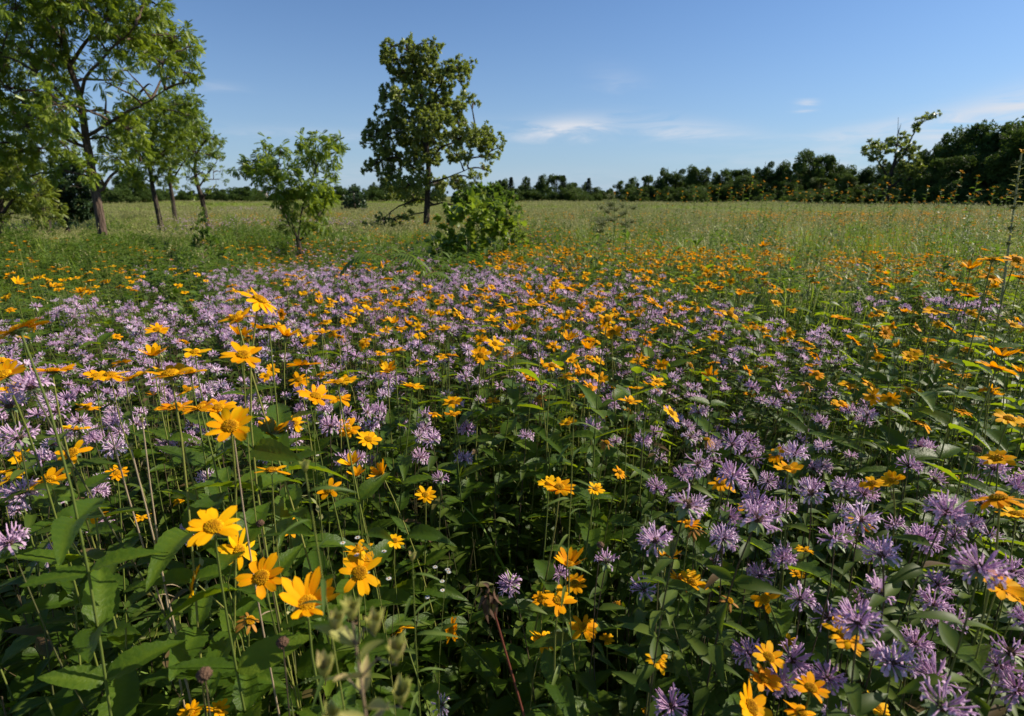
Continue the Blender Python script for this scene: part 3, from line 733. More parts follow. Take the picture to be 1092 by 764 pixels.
def place_stuff(name, protos, H0, pts, heights, r, lean=.08, width=None):
    n = len(pts); base = np.asarray(pts, float).copy(); base[:, 2] = 0
    s = np.asarray(heights) / H0
    rot = np.c_[r.normal(0, lean, n), r.normal(0, lean, n), r.uniform(0, 6.28, n)]
    w = s if width is None else width
    scl = np.c_[w, w, s] if width is not None else np.c_[np.sqrt(s), np.sqrt(s), s]
    o = instancer(name, protos, base, rot, scl, r.integers(0, len(protos), n))
    return tag(o, kind='stuff')
rp = np.random.default_rng(9)
def rest_pts(groups): return np.array([g[0][0] for g in groups])
q = rest_pts(ox_rest); o = place_stuff('oxeye_drift', [plant_kind('ox', rp, 1.0, int(k)) for k in (1, 2, 3, 2, 4, 3)], 1.0, q, q[:, 2], rp)
tag(o, 'distant mass of small yellow oxeye flowers beyond the near rows', 'flowers')
q = rest_pts(be_rest); o = place_stuff('bergamot_drift', [plant_kind('be', rp, .9, int(k)) for k in (2, 3, 3, 4, 4, 5)], .9, q, q[:, 2], rp)
tag(o, 'dense drift of lavender bergamot behind the nearest plants', 'flowers')

# leafy undergrowth: bergamot and oxeye foliage without flowers, up to just under the flower tops
def under(y0, y1, sp, r):
    p = wedge(y0, y1, sp, margin=1.3, extra=.8, r=r); return p[np.hypot(p[:, 0], p[:, 1]) > .30]
p1 = np.concatenate([under(.0, 3.2, .088, rp), under(3.2, 6, .15, rp), under(6, 11, .27, rp)])
h = canopy(p1[:, 0], p1[:, 1]) * rp.uniform(.62, .93, len(p1))
protos = [plant_kind('be', rp, .8, 2, False, 1.05) for _ in range(7)]
o = place_stuff('undergrowth', protos, .8, np.c_[p1, p1[:, 0]], h, rp, lean=.12)
tag(o, 'dark leafy undergrowth filling the space below the flowers', 'undergrowth')
p1 = np.concatenate([under(.0, 3.2, .17, rp), under(3.2, 9, .33, rp)])
px, py, z = proj(np.c_[p1, np.full(len(p1), .8)])
dens = np.where((px < 420) & (py > 430), 1.0, np.where((px > 880), .9, .35))
p1 = p1[rp.random(len(p1)) < dens]
h = canopy(p1[:, 0], p1[:, 1]) * rp.uniform(.6, 1.0, len(p1))
o = place_stuff('broad_leaf_undergrowth', [plant_kind('ox', rp, .85, 1, False, 1.15) for _ in range(6)], .85, np.c_[p1, p1[:, 0]], h, rp, lean=.12)
tag(o, 'broad oxeye leaves standing among the flowers', 'undergrowth')

# grass
def tuft(r, n, H, spread, w, mat='grass_blade', straw=0, seed=False):
    mb = MB(); 
    for i in range(n):
        a = r.uniform(0, 6.28); d = np.array([math.cos(a), math.sin(a), 0]); b0 = d * r.uniform(0, spread) ; L = H * r.uniform(.55, 1.0); out = r.uniform(.03, .45) * L
        isstraw = i < straw
        if isstraw: L = H * r.uniform(.95, 1.25); out = r.uniform(0, .12) * L
        d2 = np.array([math.cos(a + r.normal(0, .6)), math.sin(a + r.normal(0, .6)), 0])
        pts = bez(b0, b0 + np.array([0, 0, L * .45]), b0 + d2 * out * .4 + np.array([0, 0, L * .9]), b0 + d2 * out + np.array([0, 0, L * r.uniform(.75, 1.0)]), 5)
        ww = (w * .35 if isstraw else w * r.uniform(.7, 1.2)) * np.array([.8, 1, .85, .5, .05]); sd_ = np.cross(d2, [0, 0, 1.])
        V = np.empty((10, 3)); V[0::2] = pts - sd_ * ww[:, None]; V[1::2] = pts + sd_ * ww[:, None]
        f = np.array([[2 * k, 2 * k + 1, 2 * k + 3, 2 * k + 2] for k in range(4)])
        mb.add(V, [f], 'grass_straw' if isstraw else mat, np.clip(r.normal(.45, .25), 0, 1))
        if isstraw:
            m = 7; tt = np.linspace(.0, 1, m)[:, None]; T = pts[-2] * (1 - tt) + pts[-1] * tt
            stamp(mb, quad_leaf(.25), frames(unit(r.normal(0, .6, (m, 3)) + np.array([0, 0, 1.]))), T, np.full(m, w * 5), 'grass_straw', r.uniform(.2, 1, m))
    return mb
rg = np.random.default_rng(31)
near_t = [tuft(rg, 12, .8, .04, .0035, straw=k) for k in (0, 1, 0, 2, 0)]
p1 = np.concatenate([under(.35, 3, .22, rg), under(3, 8, .17, rg)]); px, py, z = proj(np.c_[p1, np.full(len(p1), .75)])
dens = area(px, py, [(480, 1150, 300, 800, .55), (790, 1150, 245, 350, 1.0), (860, 1150, 340, 420, .6), (560, 800, 245, 290, .5), (-150, 480, 300, 800, .14)]); p1 = p1[rg.random(len(p1)) < dens]
h = canopy(p1[:, 0], p1[:, 1]) * rg.uniform(.7, 1.02, len(p1))
o = place_stuff('grass_among_flowers', near_t, .8, np.c_[p1, p1[:, 0]], h, rg); tag(o, 'bright green grass blades rising between the flowers', 'grass')
mid_t = [tuft(rg, 34, .7, .16, .0045, straw=k) for k in (0, 2, 5, 8, 3)]
weed_t = []
for _ in range(5):      # bushy leafy weeds: many narrow leaves up a stem
    mb = MB()
    for j in range(4):
        bx = rg.normal(0, .09, 2); H = rg.uniform(.5, .75); tip = np.array([bx[0] + rg.normal(0, .06), bx[1] + rg.normal(0, .06), H])
        pts = bez(np.array([bx[0] * .4, bx[1] * .4, 0]), np.array([bx[0] * .6, bx[1] * .6, H * .4]), tip - [0, 0, H * .3], tip, 7); tube(mb, pts, np.linspace(.004, .0015, 7), 3, 'stem_yellow_green', .3)
        n = 34; t = rg.uniform(.15, 1, n); k = (t * 5.99).astype(int); T = pts[k] + (pts[np.minimum(k + 1, 6)] - pts[k]) * ((t * 5.99) - k)[:, None]
        a = rg.uniform(0, 6.28, n); D = np.c_[np.cos(a), np.sin(a), rg.uniform(.1, .9, n)]
        stamp(mb, L_LOW, frames(D), T, rg.uniform(.06, .11, n), 'leaf_weed', np.clip(rg.normal(.5, .25, n), 0, 1))
    weed_t.append(mb)
# middle distance 4.5 - 14 m
p1 = np.concatenate([under(4.0, 8, .19, rg), under(8, 16, .30, rg)])
px, py, z = proj(np.c_[p1, np.full(len(p1), .5)])
right = np.clip((px - 520) / 120, 0, 1)
isw = rg.random(len(p1)) > (.30 + .50 * right)
hh = .34 + .62 * vnoise(p1[:, 0], p1[:, 1], 1.1, 3) ** 1.3 + .18 * right
hh *= rg.uniform(.75, 1.15, len(p1))
pw = p1[isw]; o = place_stuff('leafy_weeds', weed_t, .65, np.c_[pw, pw[:, 0]], hh[isw], rg, width=1.15 + 0 * hh[isw]); tag(o, 'leafy green weeds between the flowers and the open meadow', 'undergrowth')
pg = p1[~isw]; o = place_stuff('meadow_grass', mid_t, .7, np.c_[pg, pg[:, 0]], hh[~isw] * 1.05, rg, width=1.3 + 0 * hh[~isw]); tag(o, 'tall green grass with straw seed heads behind the flowers', 'grass')
# open meadow 14 - 190 m, tufts grow in width with distance
far_t = [tuft(rg, 60, .6, .5, .009, straw=k) for k in (3, 10, 22, 8)]
p1 = np.concatenate([wedge(15, 34, .52, 1.12, 2, rg), wedge(34, 80, 1.05, 1.06, 3, rg), wedge(80, 190, 2.6, 1.04, 3, rg)])
d = p1[:, 1]; wd = np.where(d < 34, 1.0, np.where(d < 80, 2.0, 4.4)) * rg.uniform(.8, 1.25, len(d))
pat = vnoise(p1[:, 0], p1[:, 1], 9, 2)
hh = .27 + .52 * pat + rg.normal(0, .05, len(d)); px, py, z = proj(np.c_[p1, hh]); hh = hh + .12 * (px > 560)
o = instancer('open_meadow_grass', far_t, np.c_[p1, 0 * d], np.c_[0 * d, 0 * d, rg.uniform(0, 6.28, len(d))], np.c_[wd, wd, hh / .6], np.clip((vnoise(p1[:, 0], p1[:, 1], 17, 7) * 4 + rg.normal(0, .6, len(d))).astype(int), 0, 3))
tag(o, 'sunlit green and straw meadow grass reaching to the woods', 'grass', kind='stuff')
p1 = wedge(6.5, 26, .42, 1.1, 1, rg); px, py, z = proj(np.c_[p1, np.full(len(p1), 1.0)])
p1 = p1[rg.random(len(p1)) < area(px, py, [(590, 1250, 200, 290, .75), (470, 620, 200, 260, .15), (-100, 420, 215, 262, .10)]) * (.3 + .7 * vnoise(p1[:, 0], p1[:, 1], 2.3, 4))]
h = rg.uniform(.8, 1.28, len(p1)); o = place_stuff('tall_grass_stalks', [tuft(rg, 4, 1.1, .10, .0045, straw=4) for _ in range(5)], 1.1, np.c_[p1, h], h, rg, lean=.06); tag(o, 'tall straw coloured grass stalks above the green meadow', 'grass')
# flower specks of the open meadow
def speck(r, mat, n, size, spread, H, stem='stem_yellow_green'):
    mb = MB()
    for i in range(n):
        p = np.array([r.normal(0, spread), r.normal(0, spread), H * r.uniform(.8, 1.05)]); tube(mb, [[p[0], p[1], 0], [p[0], p[1], p[2] * .6], p], .003, 3, stem, .4)
        k = 7; an = np.arange(k) * 6.283 / k; stamp(mb, quad_leaf(.3), frames(unit(np.c_[np.cos(an), np.sin(an), r.uniform(.0, .5, k)])), np.repeat(p[None], k, 0), np.full(k, size), mat, r.uniform(0, 1, k))
        if mat != 'petal_yellow': stamp(mb, quad_leaf(.4), frames(unit(np.c_[np.cos(an), np.sin(an), np.full(k, 1.4)])), np.repeat(p[None], k, 0), np.full(k, size * .8), mat, r.uniform(0, 1, k))
    return mb
YF = [speck(rg, 'petal_yellow', k, .034, .14, .6) for k in (4, 7, 10)]; LF = [speck(rg, 'floret_lavender', k, .03, .2, .55) for k in (6, 10)]
CF = [speck(rg, 'seed_cream', k, .05, .12, .6) for k in (5, 8)]
def far_specks(name, protos, boxes, spacing, y0, y1, hmin, hmax, label, cat):
    p = wedge(y0, y1, spacing, 1.1, 1, rg); h = rg.uniform(hmin, hmax, len(p)); px, py, z = proj(np.c_[p, h])
    k = rg.random(len(p)) < area(px, py, boxes); p, h = p[k], h[k]
    o = place_stuff(name, protos, .6, np.c_[p, h], h, rg, width=1.0 + np.clip((p[:, 1] - 15) / 30, 0, 2)); tag(o, label, cat)
far_specks('far_yellow_flowers', YF, [(-60, 235, 258, 276, .5), (540, 740, 236, 256, .6), (560, 800, 256, 285, .5), (780, 1350, 222, 310, .42), (230, 460, 250, 290, .35), (560, 1100, 214, 232, .14), (200, 560, 222, 245, .06)], .36, 6, 34, .45, .85, 'small yellow flowers dotted through the open meadow', 'flowers')
far_specks('far_lavender_flowers', LF, [(180, 300, 226, 242, .22), (340, 420, 228, 240, .25), (300, 470, 255, 280, .45), (560, 830, 262, 290, .45), (560, 1150, 250, 300, .22), (-50, 60, 226, 238, .15)], .34, 6, 60, .4, .7, 'pale lavender patches in the far meadow', 'flowers')
far_specks('far_cream_flowers', CF, [(560, 760, 225, 250, .25), (330, 480, 250, 262, .25), (640, 900, 235, 262, .15)], .6, 8, 40, .6, .85, 'cream flower plumes in the meadow', 'flowers')

# ------------------------------------------------------------------ trees
def nearest(samples, c):
    """a point on the wood below a leaf cluster to spring from"""
    S = np.array(samples); d = np.linalg.norm(S - c, axis=1) + 1.2 * np.maximum(0, S[:, 2] - c[2] + .1)
    return S[np.argmin(d)]
def hero_tree(name, label, Y, trunk, limbs, clusters, r0, leafmat, barkmat, leaf, lsize, per, r, depth=.8, dead=(), group=None, taper=.35, droop=.25, front=1.0, tuft_n=7):
    """trunk / limbs / clusters drawn as picture positions at distance Y, each with its own depth"""
    base = PY(*trunk[0], Y); base[2] = 0
    tp = [base] + [PY(px, py, Y + r.normal(0, .04)) for px, py in trunk[1:]]
    root = empty(name, base); tag(root, label, 'tree', group)
    sp = spline(tp, 6) - base; n = len(sp); rad = np.linspace(r0, r0 * taper, n); rad[0:3] *= [1.5, 1.25, 1.08]
    tr = MB(); tube(tr, sp, rad, 10, barkmat, .5)
    for g in range(4):      # root flare
        a = g * 1.57 + r.uniform(0, 1); tube(tr, [[math.cos(a) * r0 * 1.9, math.sin(a) * r0 * 1.9, -.05], [math.cos(a) * r0 * .9, math.sin(a) * r0 * .9, r0 * 1.0], [0, 0, r0 * 4]], [r0 * .35, r0 * .5, r0 * .5], 6, barkmat)
    samples = list(sp[n // 3:])
    for L in limbs:
        dz = r.normal(0, depth * .35)
        pts = [PY(px, py, Y + dz * k / (len(L) - 1)) for k, (px, py) in enumerate(L)]
        q = spline(pts, 5) - base; q += r.normal(0, r0 * .12, q.shape) * np.linspace(0, 1, len(q))[:, None]; q[0] = sp[np.argmin(np.linalg.norm(sp - q[0], axis=1))]
        lb = MB(); tube(lb, q, np.linspace(r0 * .38, r0 * .10, len(q)), 7, barkmat, .5); lb.obj('limb', root)
        samples += list(q[2:])
    for L in dead:
        pts = [PY(px, py, Y) for px, py in L]; q = spline(pts, 4) - base
        tube(tr, q, np.linspace(r0 * .25, r0 * .05, len(q)), 5, barkmat)
    C = []
    for cx, cy, cr in clusters:
        rr = cr / F * Y
        off = depth * r.normal(0, .5) * front
        for o_ in ((off,) if cr * Y / F < .28 else (off - rr * .5, off + rr * .7)):
            c = PY(cx + r.normal(0, cr * .12), cy + r.normal(0, cr * .12), Y + o_); C.append((c - base, rr))
    cb = MB()
    for c, rr in C:
        s0 = nearest(samples, c); L = np.linalg.norm(c - s0)
        q = bez(s0, s0 + (c - s0) * .3 + [0, 0, L * .12], s0 + (c - s0) * .72 + [0, 0, L * .05], c, 7); q[1:-1] += r.normal(0, L * .015, (5, 3))
        w = min(r0 * .3, .02 + L * .018); tube(tr, q, np.linspace(w, w * .3, 7), 4, barkmat)
        samples.append(q[4])
        nf = max(4, int(per * (rr / lsize) ** 2))
        nt_ = max(3, nf // tuft_n); td = unit(r.normal(0, 1, (nt_, 3)) * [1, 1, .85]); tc_ = c + td * (rr * r.uniform(.25, 1.1, (nt_, 1)) ** .6)
        for e in tc_[:8]: tube(tr, [q[5], (q[5] + e) / 2 + [0, 0, .02], e], [w * .3, w * .2, w * .1], 3, barkmat)
        ki = r.integers(0, nt_, nf); T = tc_[ki] + r.normal(0, lsize * .16, (nf, 3))
        D = unit(td[ki] * .6 + r.normal(0, .62, (nf, 3)) + [0, 0, -droop])
        tone = np.clip(r.normal(.5, .15, nf) + r.normal(0, .2, nt_)[ki], 0, 1)
        stamp(cb, leaf, frames(D, unit(r.normal(0, .5, (nf, 3)) + np.array([0, 0, 1.]))), T, lsize * r.uniform(.7, 1.2, nf), leafmat, tone)
    tr.obj('trunk', root); cb.obj('crown', root)
    return root
rt = np.random.default_rng(41)
hero_tree('walnut_tree', 'tall leaning walnut tree at the left whose crown leaves the top of the picture', 14,
    [(112, 275), (108, 240), (99, 190), (95, 165), (92, 150), (88, 120), (83, 95), (74, 70), (68, 40), (62, 0), (58, -45)],
    [[(93, 158), (70, 148), (45, 128), (25, 110), (-5, 82)], [(92, 152), (75, 130), (60, 110), (42, 80), (14, 45)], [(86, 104), (92, 82), (108, 65), (127, 43), (150, 25)], [(93, 146), (118, 130), (138, 118), (152, 112), (175, 95)],
     [(108, 206), (118, 188), (133, 178), (150, 172)], [(75, 70), (95, 40), (120, 10), (150, -20)], [(70, 50), (50, 20), (30, -10)], [(90, 128), (60, 95), (20, 66), (-25, 55)]],
    [(20, 3, 20), (45, 18, 22), (75, 3, 20), (103, 12, 20), (132, 16, 22), (157, 4, 17), (40, 45, 21), (60, 72, 19), (66, 46, 13), (24, 62, 17), (4, 68, 14), (10, 95, 19), (36, 98, 19), (58, 112, 17), (5, 125, 18), (30, 135, 20), (58, 142, 15),
     (128, 45, 15), (148, 40, 17), (172, 42, 18), (190, 42, 16), (196, 58, 13), (172, 66, 13), (152, 62, 11), (184, 78, 11), (203, 52, 8), (208, 78, 9), (204, 88, 7), (198, 74, 7), (132, 72, 11), (112, 88, 9), (136, 90, 8), (112, 62, 9), (96, 72, 8),
     (120, 122, 12), (72, 160, 16), (45, 162, 17), (20, 165, 15), (118, 148, 14), (142, 118, 15), (136, 138, 15), (122, 168, 14), (148, 160, 12), (100, 120, 7), (80, 120, 10), (78, 98, 9), (52, -30, 34), (112, -30, 30), (20, -55, 30), (85, -80, 34), (145, -30, 20), (60, -120, 30),
     (-30, 40, 30), (-30, 100, 28), (-45, 0, 30), (-60, 60, 26), (-25, 150, 20), (176, 12, 9), (165, 22, 9), (88, 180, 10), (105, 192, 8), (60, 182, 12), (30, 188, 10)],
    0.108, 'leaf_walnut', 'bark', FROND, .16, 19, rt, depth=1.6, dead=[[(90, 45), (100, 42), (112, 40)], [(112, 122), (113, 108), (112, 100)], [(150, 98), (158, 90), (163, 92)], [(0, 60), (5, 45), (8, 30), (4, 24)]])
hero_tree('walnut_tree', 'slender walnut tree standing right behind the tall leaning walnut', 24,
    [(172, 240), (166, 215), (162, 195), (160, 175), (162, 150), (168, 128)], [[(161, 185), (150, 165), (142, 150)], [(160, 178), (176, 160), (190, 140)]],
    [(150, 128, 18), (172, 118, 18), (188, 112, 16), (165, 148, 18), (142, 158, 13), (160, 178, 12), (176, 166, 14), (200, 112, 13), (186, 140, 14), (150, 192, 8), (135, 185, 9), (172, 190, 8), (208, 125, 8)],
    .105, 'leaf_walnut', 'bark_dark', FROND, .19, 18, rt, depth=1.6)
hero_tree('walnut_tree', 'thin walnut tree, middle of the three small walnuts behind the leaning one', 28,
    [(187, 237), (184, 212), (181, 190), (184, 165), (190, 150)], [[(182, 195), (195, 175), (205, 160)]],
    [(186, 152, 14), (200, 140, 13), (190, 175, 11), (206, 128, 12), (182, 195, 8), (215, 138, 9), (198, 160, 9)],
    .105, 'leaf_walnut', 'bark_dark', FROND, .21, 16, rt, depth=1.5)
hero_tree('walnut_tree', 'light crowned walnut tree farthest right of the small walnut group', 24,
    [(221, 235), (216, 215), (211, 198), (208, 180), (212, 160), (222, 148)], [[(212, 200), (222, 185), (232, 170)], [(209, 185), (200, 175), (193, 168)], [(215, 212), (222, 205), (230, 198)]],
    [(206, 162, 11), (218, 150, 11), (230, 148, 8), (226, 166, 9), (234, 192, 5), (214, 184, 8), (200, 192, 7), (224, 203, 5), (238, 152, 4), (218, 218, 4), (228, 182, 5), (206, 206, 5), (240, 168, 3), (216, 137, 7), (236, 184, 4)],
    .10, 'leaf_walnut', 'bark_dark', FROND, .17, 13, rt, depth=1.2)
hero_tree('ash_tree', 'yellow-green tree cut by the left edge of the picture', 17,
    [(6, 268), (3, 245), (0, 225), (2, 200), (8, 175)], [[(2, 230), (15, 212), (30, 200)], [(1, 215), (-20, 190), (-35, 170)]],
    [(8, 160, 14), (24, 172, 13), (8, 188, 16), (28, 194, 13), (14, 212, 13), (38, 210, 11), (-20, 180, 26), (-25, 215, 20), (46, 228, 8), (2, 232, 9), (32, 226, 8), (42, 192, 7)],
    .12, 'leaf_yellowish', 'bark_dark', FROND_S, .17, 16, rt, depth=1.3)
hero_tree('oak_tree', 'low grey-green oak in the shade of the tall leaning walnut', 20,
    [(72, 252), (70, 240), (68, 228), (66, 210), (70, 190)], [[(69, 232), (82, 215), (90, 205)], [(68, 228), (55, 218), (48, 212)]],
    [(70, 192, 16), (86, 204, 13), (60, 212, 13), (86, 222, 12), (95, 214, 8), (70, 226, 11), (74, 176, 11), (58, 196, 9), (98, 226, 6), (92, 192, 8), (78, 236, 6)],
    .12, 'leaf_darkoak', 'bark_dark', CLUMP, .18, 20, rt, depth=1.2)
hero_tree('ash_tree', 'short yellowish tree with forked trunk between the edge tree and the grey oak', 18,
    [(56, 258), (53, 246), (50, 236), (44, 222), (40, 205)], [[(51, 240), (58, 228), (62, 220)]],
    [(40, 205, 12), (50, 222, 11), (34, 222, 10), (58, 232, 7), (30, 236, 8), (46, 236, 7)],
    .10, 'leaf_yellowish', 'bark_dark', FROND_S, .16, 15, rt, depth=.9)
hero_tree('walnut_sapling', 'small vase shaped walnut sapling with two lobed crown in the meadow', 11,
    [(321, 275), (319, 262), (317, 255)], [[(318, 256), (308, 238), (298, 215), (288, 190), (278, 172)], [(319, 258), (330, 247), (336, 238), (345, 225)], [(318, 254), (322, 225), (332, 195), (342, 168), (352, 152)], [(318, 256), (312, 240), (306, 230)]],
    [(258, 178, 7), (272, 170, 10), (288, 164, 11), (283, 184, 11), (303, 182, 12), (300, 162, 6), (325, 156, 8), (342, 153, 11), (356, 150, 8), (332, 170, 11), (350, 172, 8), (316, 200, 13), (335, 198, 12), (350, 196, 6), (300, 205, 9), (330, 218, 11),
     (343, 226, 7), (312, 226, 9), (366, 148, 4), (250, 182, 4), (283, 152, 4), (298, 218, 6), (360, 162, 5), (326, 238, 7), (308, 240, 6), (292, 200, 7), (356, 184, 4), (344, 240, 5), (348, 210, 6), (272, 192, 5)],
    .045, 'leaf_sapling', 'bark_dark', FROND, .13, 46, rt, depth=.5, taper=.8)
MIDC = [(412, 46, 6), (416, 52, 8), (430, 46, 7), (443, 50, 7), (462, 46, 6), (436, 42, 4), (455, 52, 7), (468, 52, 4), (415, 64, 10), (437, 64, 13), (455, 61, 12), (424, 80, 10), (443, 83, 14), (462, 83, 12), (477, 75, 9), (490, 72, 9), (501, 70, 5), (496, 86, 7), (499, 100, 7), (477, 95, 9), (415, 102, 10), (430, 102, 12), (449, 105, 15),
        (471, 111, 14), (490, 114, 9), (408, 117, 8), (427, 124, 14), (449, 130, 16), (471, 133, 14), (490, 130, 9), (402, 139, 10), (421, 142, 14), (443, 152, 16), (465, 149, 14), (487, 146, 12), (393, 146, 7), (502, 146, 11), (515, 146, 11), (531, 149, 8), (518, 158, 9), (408, 158, 10), (399, 174, 9),
        (421, 171, 13), (443, 171, 14), (462, 168, 10), (484, 164, 10), (499, 168, 8), (524, 168, 6), (521, 183, 5), (414, 190, 10), (430, 196, 12), (449, 193, 12), (471, 196, 9), (487, 193, 9), (506, 192, 8), (440, 212, 10), (419, 205, 9), (465, 208, 6), (403, 237, 8), (413, 240, 7), (421, 235, 7), (433, 229, 7), (428, 240, 5), (394, 239, 5), (497, 214, 9), (514, 212, 9), (528, 218, 7), (484, 222, 7), (536, 156, 4), (528, 164, 4), (516, 176, 4), (388, 152, 4), (386, 144, 3), (392, 182, 4), (505, 66, 3), (506, 110, 4)]
hero_tree('bur_oak_tree', 'lone tall tree with ragged narrow crown in the middle of the meadow', 21,
    [(454, 252), (455, 230), (456, 208), (457, 183), (454, 146), (451, 114), (443, 73), (433, 48)],
    [[(455, 220), (474, 217), (496, 222)], [(457, 178), (470, 158), (490, 152), (515, 150)], [(452, 118), (463, 100), (476, 85), (494, 74)], [(456, 190), (440, 178), (420, 165), (402, 150)], [(455, 160), (440, 130), (422, 110)], [(447, 90), (452, 70), (460, 52)], [(456, 196), (475, 190), (500, 180)]],
    [(x, y, c * .9) for x, y, c in MIDC], .12, 'leaf_oak', 'bark_dark', CLUMP, .12, 21, rt, depth=1.3, dead=[[(456, 226), (440, 229), (422, 234), (402, 240)]])
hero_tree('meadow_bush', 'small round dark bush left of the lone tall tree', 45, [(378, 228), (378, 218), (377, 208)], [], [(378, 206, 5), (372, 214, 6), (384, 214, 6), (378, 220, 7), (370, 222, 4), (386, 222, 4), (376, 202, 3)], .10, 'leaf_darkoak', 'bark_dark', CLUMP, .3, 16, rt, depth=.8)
hero_tree('dead_topped_tree', 'wind-bent sparse tree with bare top standing in front of the right-hand woods', 70,
    [(948, 216), (948, 200), (950, 185), (955, 170), (962, 158)], [[(949, 192), (938, 175), (932, 160)], [(952, 180), (966, 160), (975, 142), (985, 130), (999, 124)], [(950, 200), (965, 188), (980, 178)]],
    [(928, 158, 5), (934, 152, 5), (942, 160, 7), (950, 152, 5), (936, 166, 6), (955, 150, 4), (966, 146, 6), (974, 136, 5), (982, 128, 4), (990, 124, 3), (998, 123, 3), (962, 163, 8), (972, 158, 6), (975, 175, 8), (985, 182, 8), (960, 182, 8), (944, 176, 7), (970, 192, 9), (945, 194, 6), (924, 162, 3), (990, 192, 7), (954, 205, 6), (940, 208, 5)],
    .30, 'leaf_oak', 'bark_dark', CLUMP, .42, 13, rt, depth=2, dead=[[(954, 172), (957, 150), (958, 125)], [(957, 145), (961, 132)], [(930, 160), (925, 148)]])

# woods at the far side of the meadow: kinds shared between copies
def wood_kind(r, H, W, conifer=False, shrub=False, mat='leaf_far'):
    tr, cb = MB(), MB()
    top = np.array([r.normal(0, W * .06), r.normal(0, W * .06), H])
    sp = bez(np.zeros(3), np.array([0, 0, H * .4]), top - [0, 0, H * .3], top, 8); tube(tr, sp, np.linspace(H * .022, H * .004, 8), 6, 'bark_dark')
    if conifer:
        n = 1500; t = r.uniform(.08, 1, n) ** .8; a = r.uniform(0, 6.28, n); w = W * .5 * (1 - t) ** .85 + .05; rr = w * r.uniform(.4, 1.05, n) * (1 + .25 * np.sin(t * 60))
        T = np.c_[np.cos(a) * rr, np.sin(a) * rr, t * H]; D = np.c_[np.cos(a), np.sin(a), -.25 + r.normal(0, .2, n)]
        stamp(cb, quad_leaf(.3), frames(D), T, H * .07 * r.uniform(.6, 1.2, n), 'leaf_spruce', r.uniform(0, 1, n)); return tr, cb
    k = 26; lo = .02 if shrub else .14
    for i in range(k):
        t = r.uniform(lo, 1); prof = math.sin(math.pi * (.12 + .78 * (t - lo) / (1 - lo) ** 1.0)) ** .6
        a = r.uniform(0, 6.28); rr = W * .46 * prof * r.uniform(.1, 1.1); c = np.array([math.cos(a) * rr, math.sin(a) * rr, t * H * .93])
        cr = W * r.uniform(.07, .19)
        s0 = sp[int(np.clip(t * 6 - 1, 0, 7))]; tube(tr, [s0, (s0 + c) / 2 + [0, 0, .1], c], [H * .008, H * .005, H * .002], 4, 'bark_dark')
        n = 190; d = unit(r.normal(0, 1, (n, 3))); T = c + d * cr * (r.uniform(.1, 1, (n, 1)) ** .5) * [1, 1, .8]
        stamp(cb, mk_clump(4, 1.0, .34, i), frames(unit(d + r.normal(0, .4, d.shape))), T, W * .048 * r.uniform(.6, 1.3, n), mat, np.clip(r.normal(.5, .2) + r.normal(0, .15, n), 0, 1))
    return tr, cb
rw = np.random.default_rng(55)
WK = [wood_kind(rw, 10, 9), wood_kind(rw, 10, 8), wood_kind(rw, 10, 10), wood_kind(rw, 10, 7), wood_kind(rw, 10, 11), wood_kind(rw, 10, 8)]
WS = [wood_kind(rw, 5, 7, shrub=True), wood_kind(rw, 5, 8, shrub=True)]
WC = [wood_kind(rw, 10, 4.5, conifer=True)]
WM = {}
def wood_tree(name, label, cat, group, kinds, k, x, y, H, H0, wf=1.0):
    key = (id(kinds), k)
    if key not in WM: WM[key] = (kinds[k][0].mesh('trunk'), kinds[k][1].mesh('crown'))
    root = empty(name, (x, y, 0)); tag(root, label, cat, group); s = H / H0
    root.scale = (s * wf, s * wf, s); root.rotation_euler = (0, 0, rw.uniform(0, 6.28))
    for me, nm in zip(WM[key], ('trunk', 'crown')):
        o = bpy.data.objects.new(nm, me); COL.objects.link(o); o.parent = root
    return root
# skyline of the woods: picture x, top y, distance
SKY = [(-60, 200, 150), (60, 200, 150), (105, 196, 120), (125, 192, 105), (140, 190, 105), (158, 197, 120), (175, 202, 150), (195, 204, 150), (215, 205, 150), (235, 207, 150), (250, 204, 130), (262, 203, 120), (275, 206, 140), (292, 207, 150), (310, 208, 150), (330, 206, 150),
       (350, 201, 140), (362, 199, 140), (378, 199, 140), (395, 196, 135), (410, 195, 135), (425, 198, 135), (445, 197, 135), (470, 196, 135), (495, 196, 135), (515, 197, 130), (540, 193, 120), (562, 192, 120), (578, 193, 120), (592, 190, 118), (612, 196, 120), (628, 196, 120),
       (650, 203, 150), (662, 194, 125), (676, 192, 120), (690, 191, 120), (708, 185, 110), (722, 186, 110), (740, 181, 105), (755, 182, 105), (770, 187, 110), (786, 185, 105), (800, 182, 105), (815, 179, 100), (832, 178, 100), (848, 180, 100), (862, 171, 95), (876, 168, 95), (892, 172, 95), (906, 174, 90),
       (922, 178, 95), (940, 178, 95), (958, 174, 92), (975, 170, 90), (990, 160, 84), (1006, 147, 76), (1020, 143, 74), (1034, 150, 74), (1048, 137, 70), (1060, 140, 70), (1074, 148, 70), (1090, 130, 66), (1110, 128, 66), (1140, 120, 64), (1180, 125, 64), (1230, 130, 64)]
XS = np.array([t[0] for t in SKY], float); TY = np.array([t[1] for t in SKY], float); DS = np.array([t[2] for t in SKY], float)
wi = 0
def lab(px, what):
    where = 'behind the left walnuts' if px < 225 else 'beside the walnut sapling' if px < 400 else 'behind the lone tall tree' if px < 535 else 'left of the skyline gap' if px < 655 else 'right of the skyline gap' if px < 860 else 'around the bare-topped tree' if px < 1000 else 'at the right edge'
    return '%s %s' % (what, where)
_o = ['first', 'second', 'third', 'fourth', 'fifth', 'sixth', 'seventh', 'eighth', 'ninth', 'tenth', 'eleventh', 'twelfth', 'thirteenth', 'fourteenth']
_c = {}
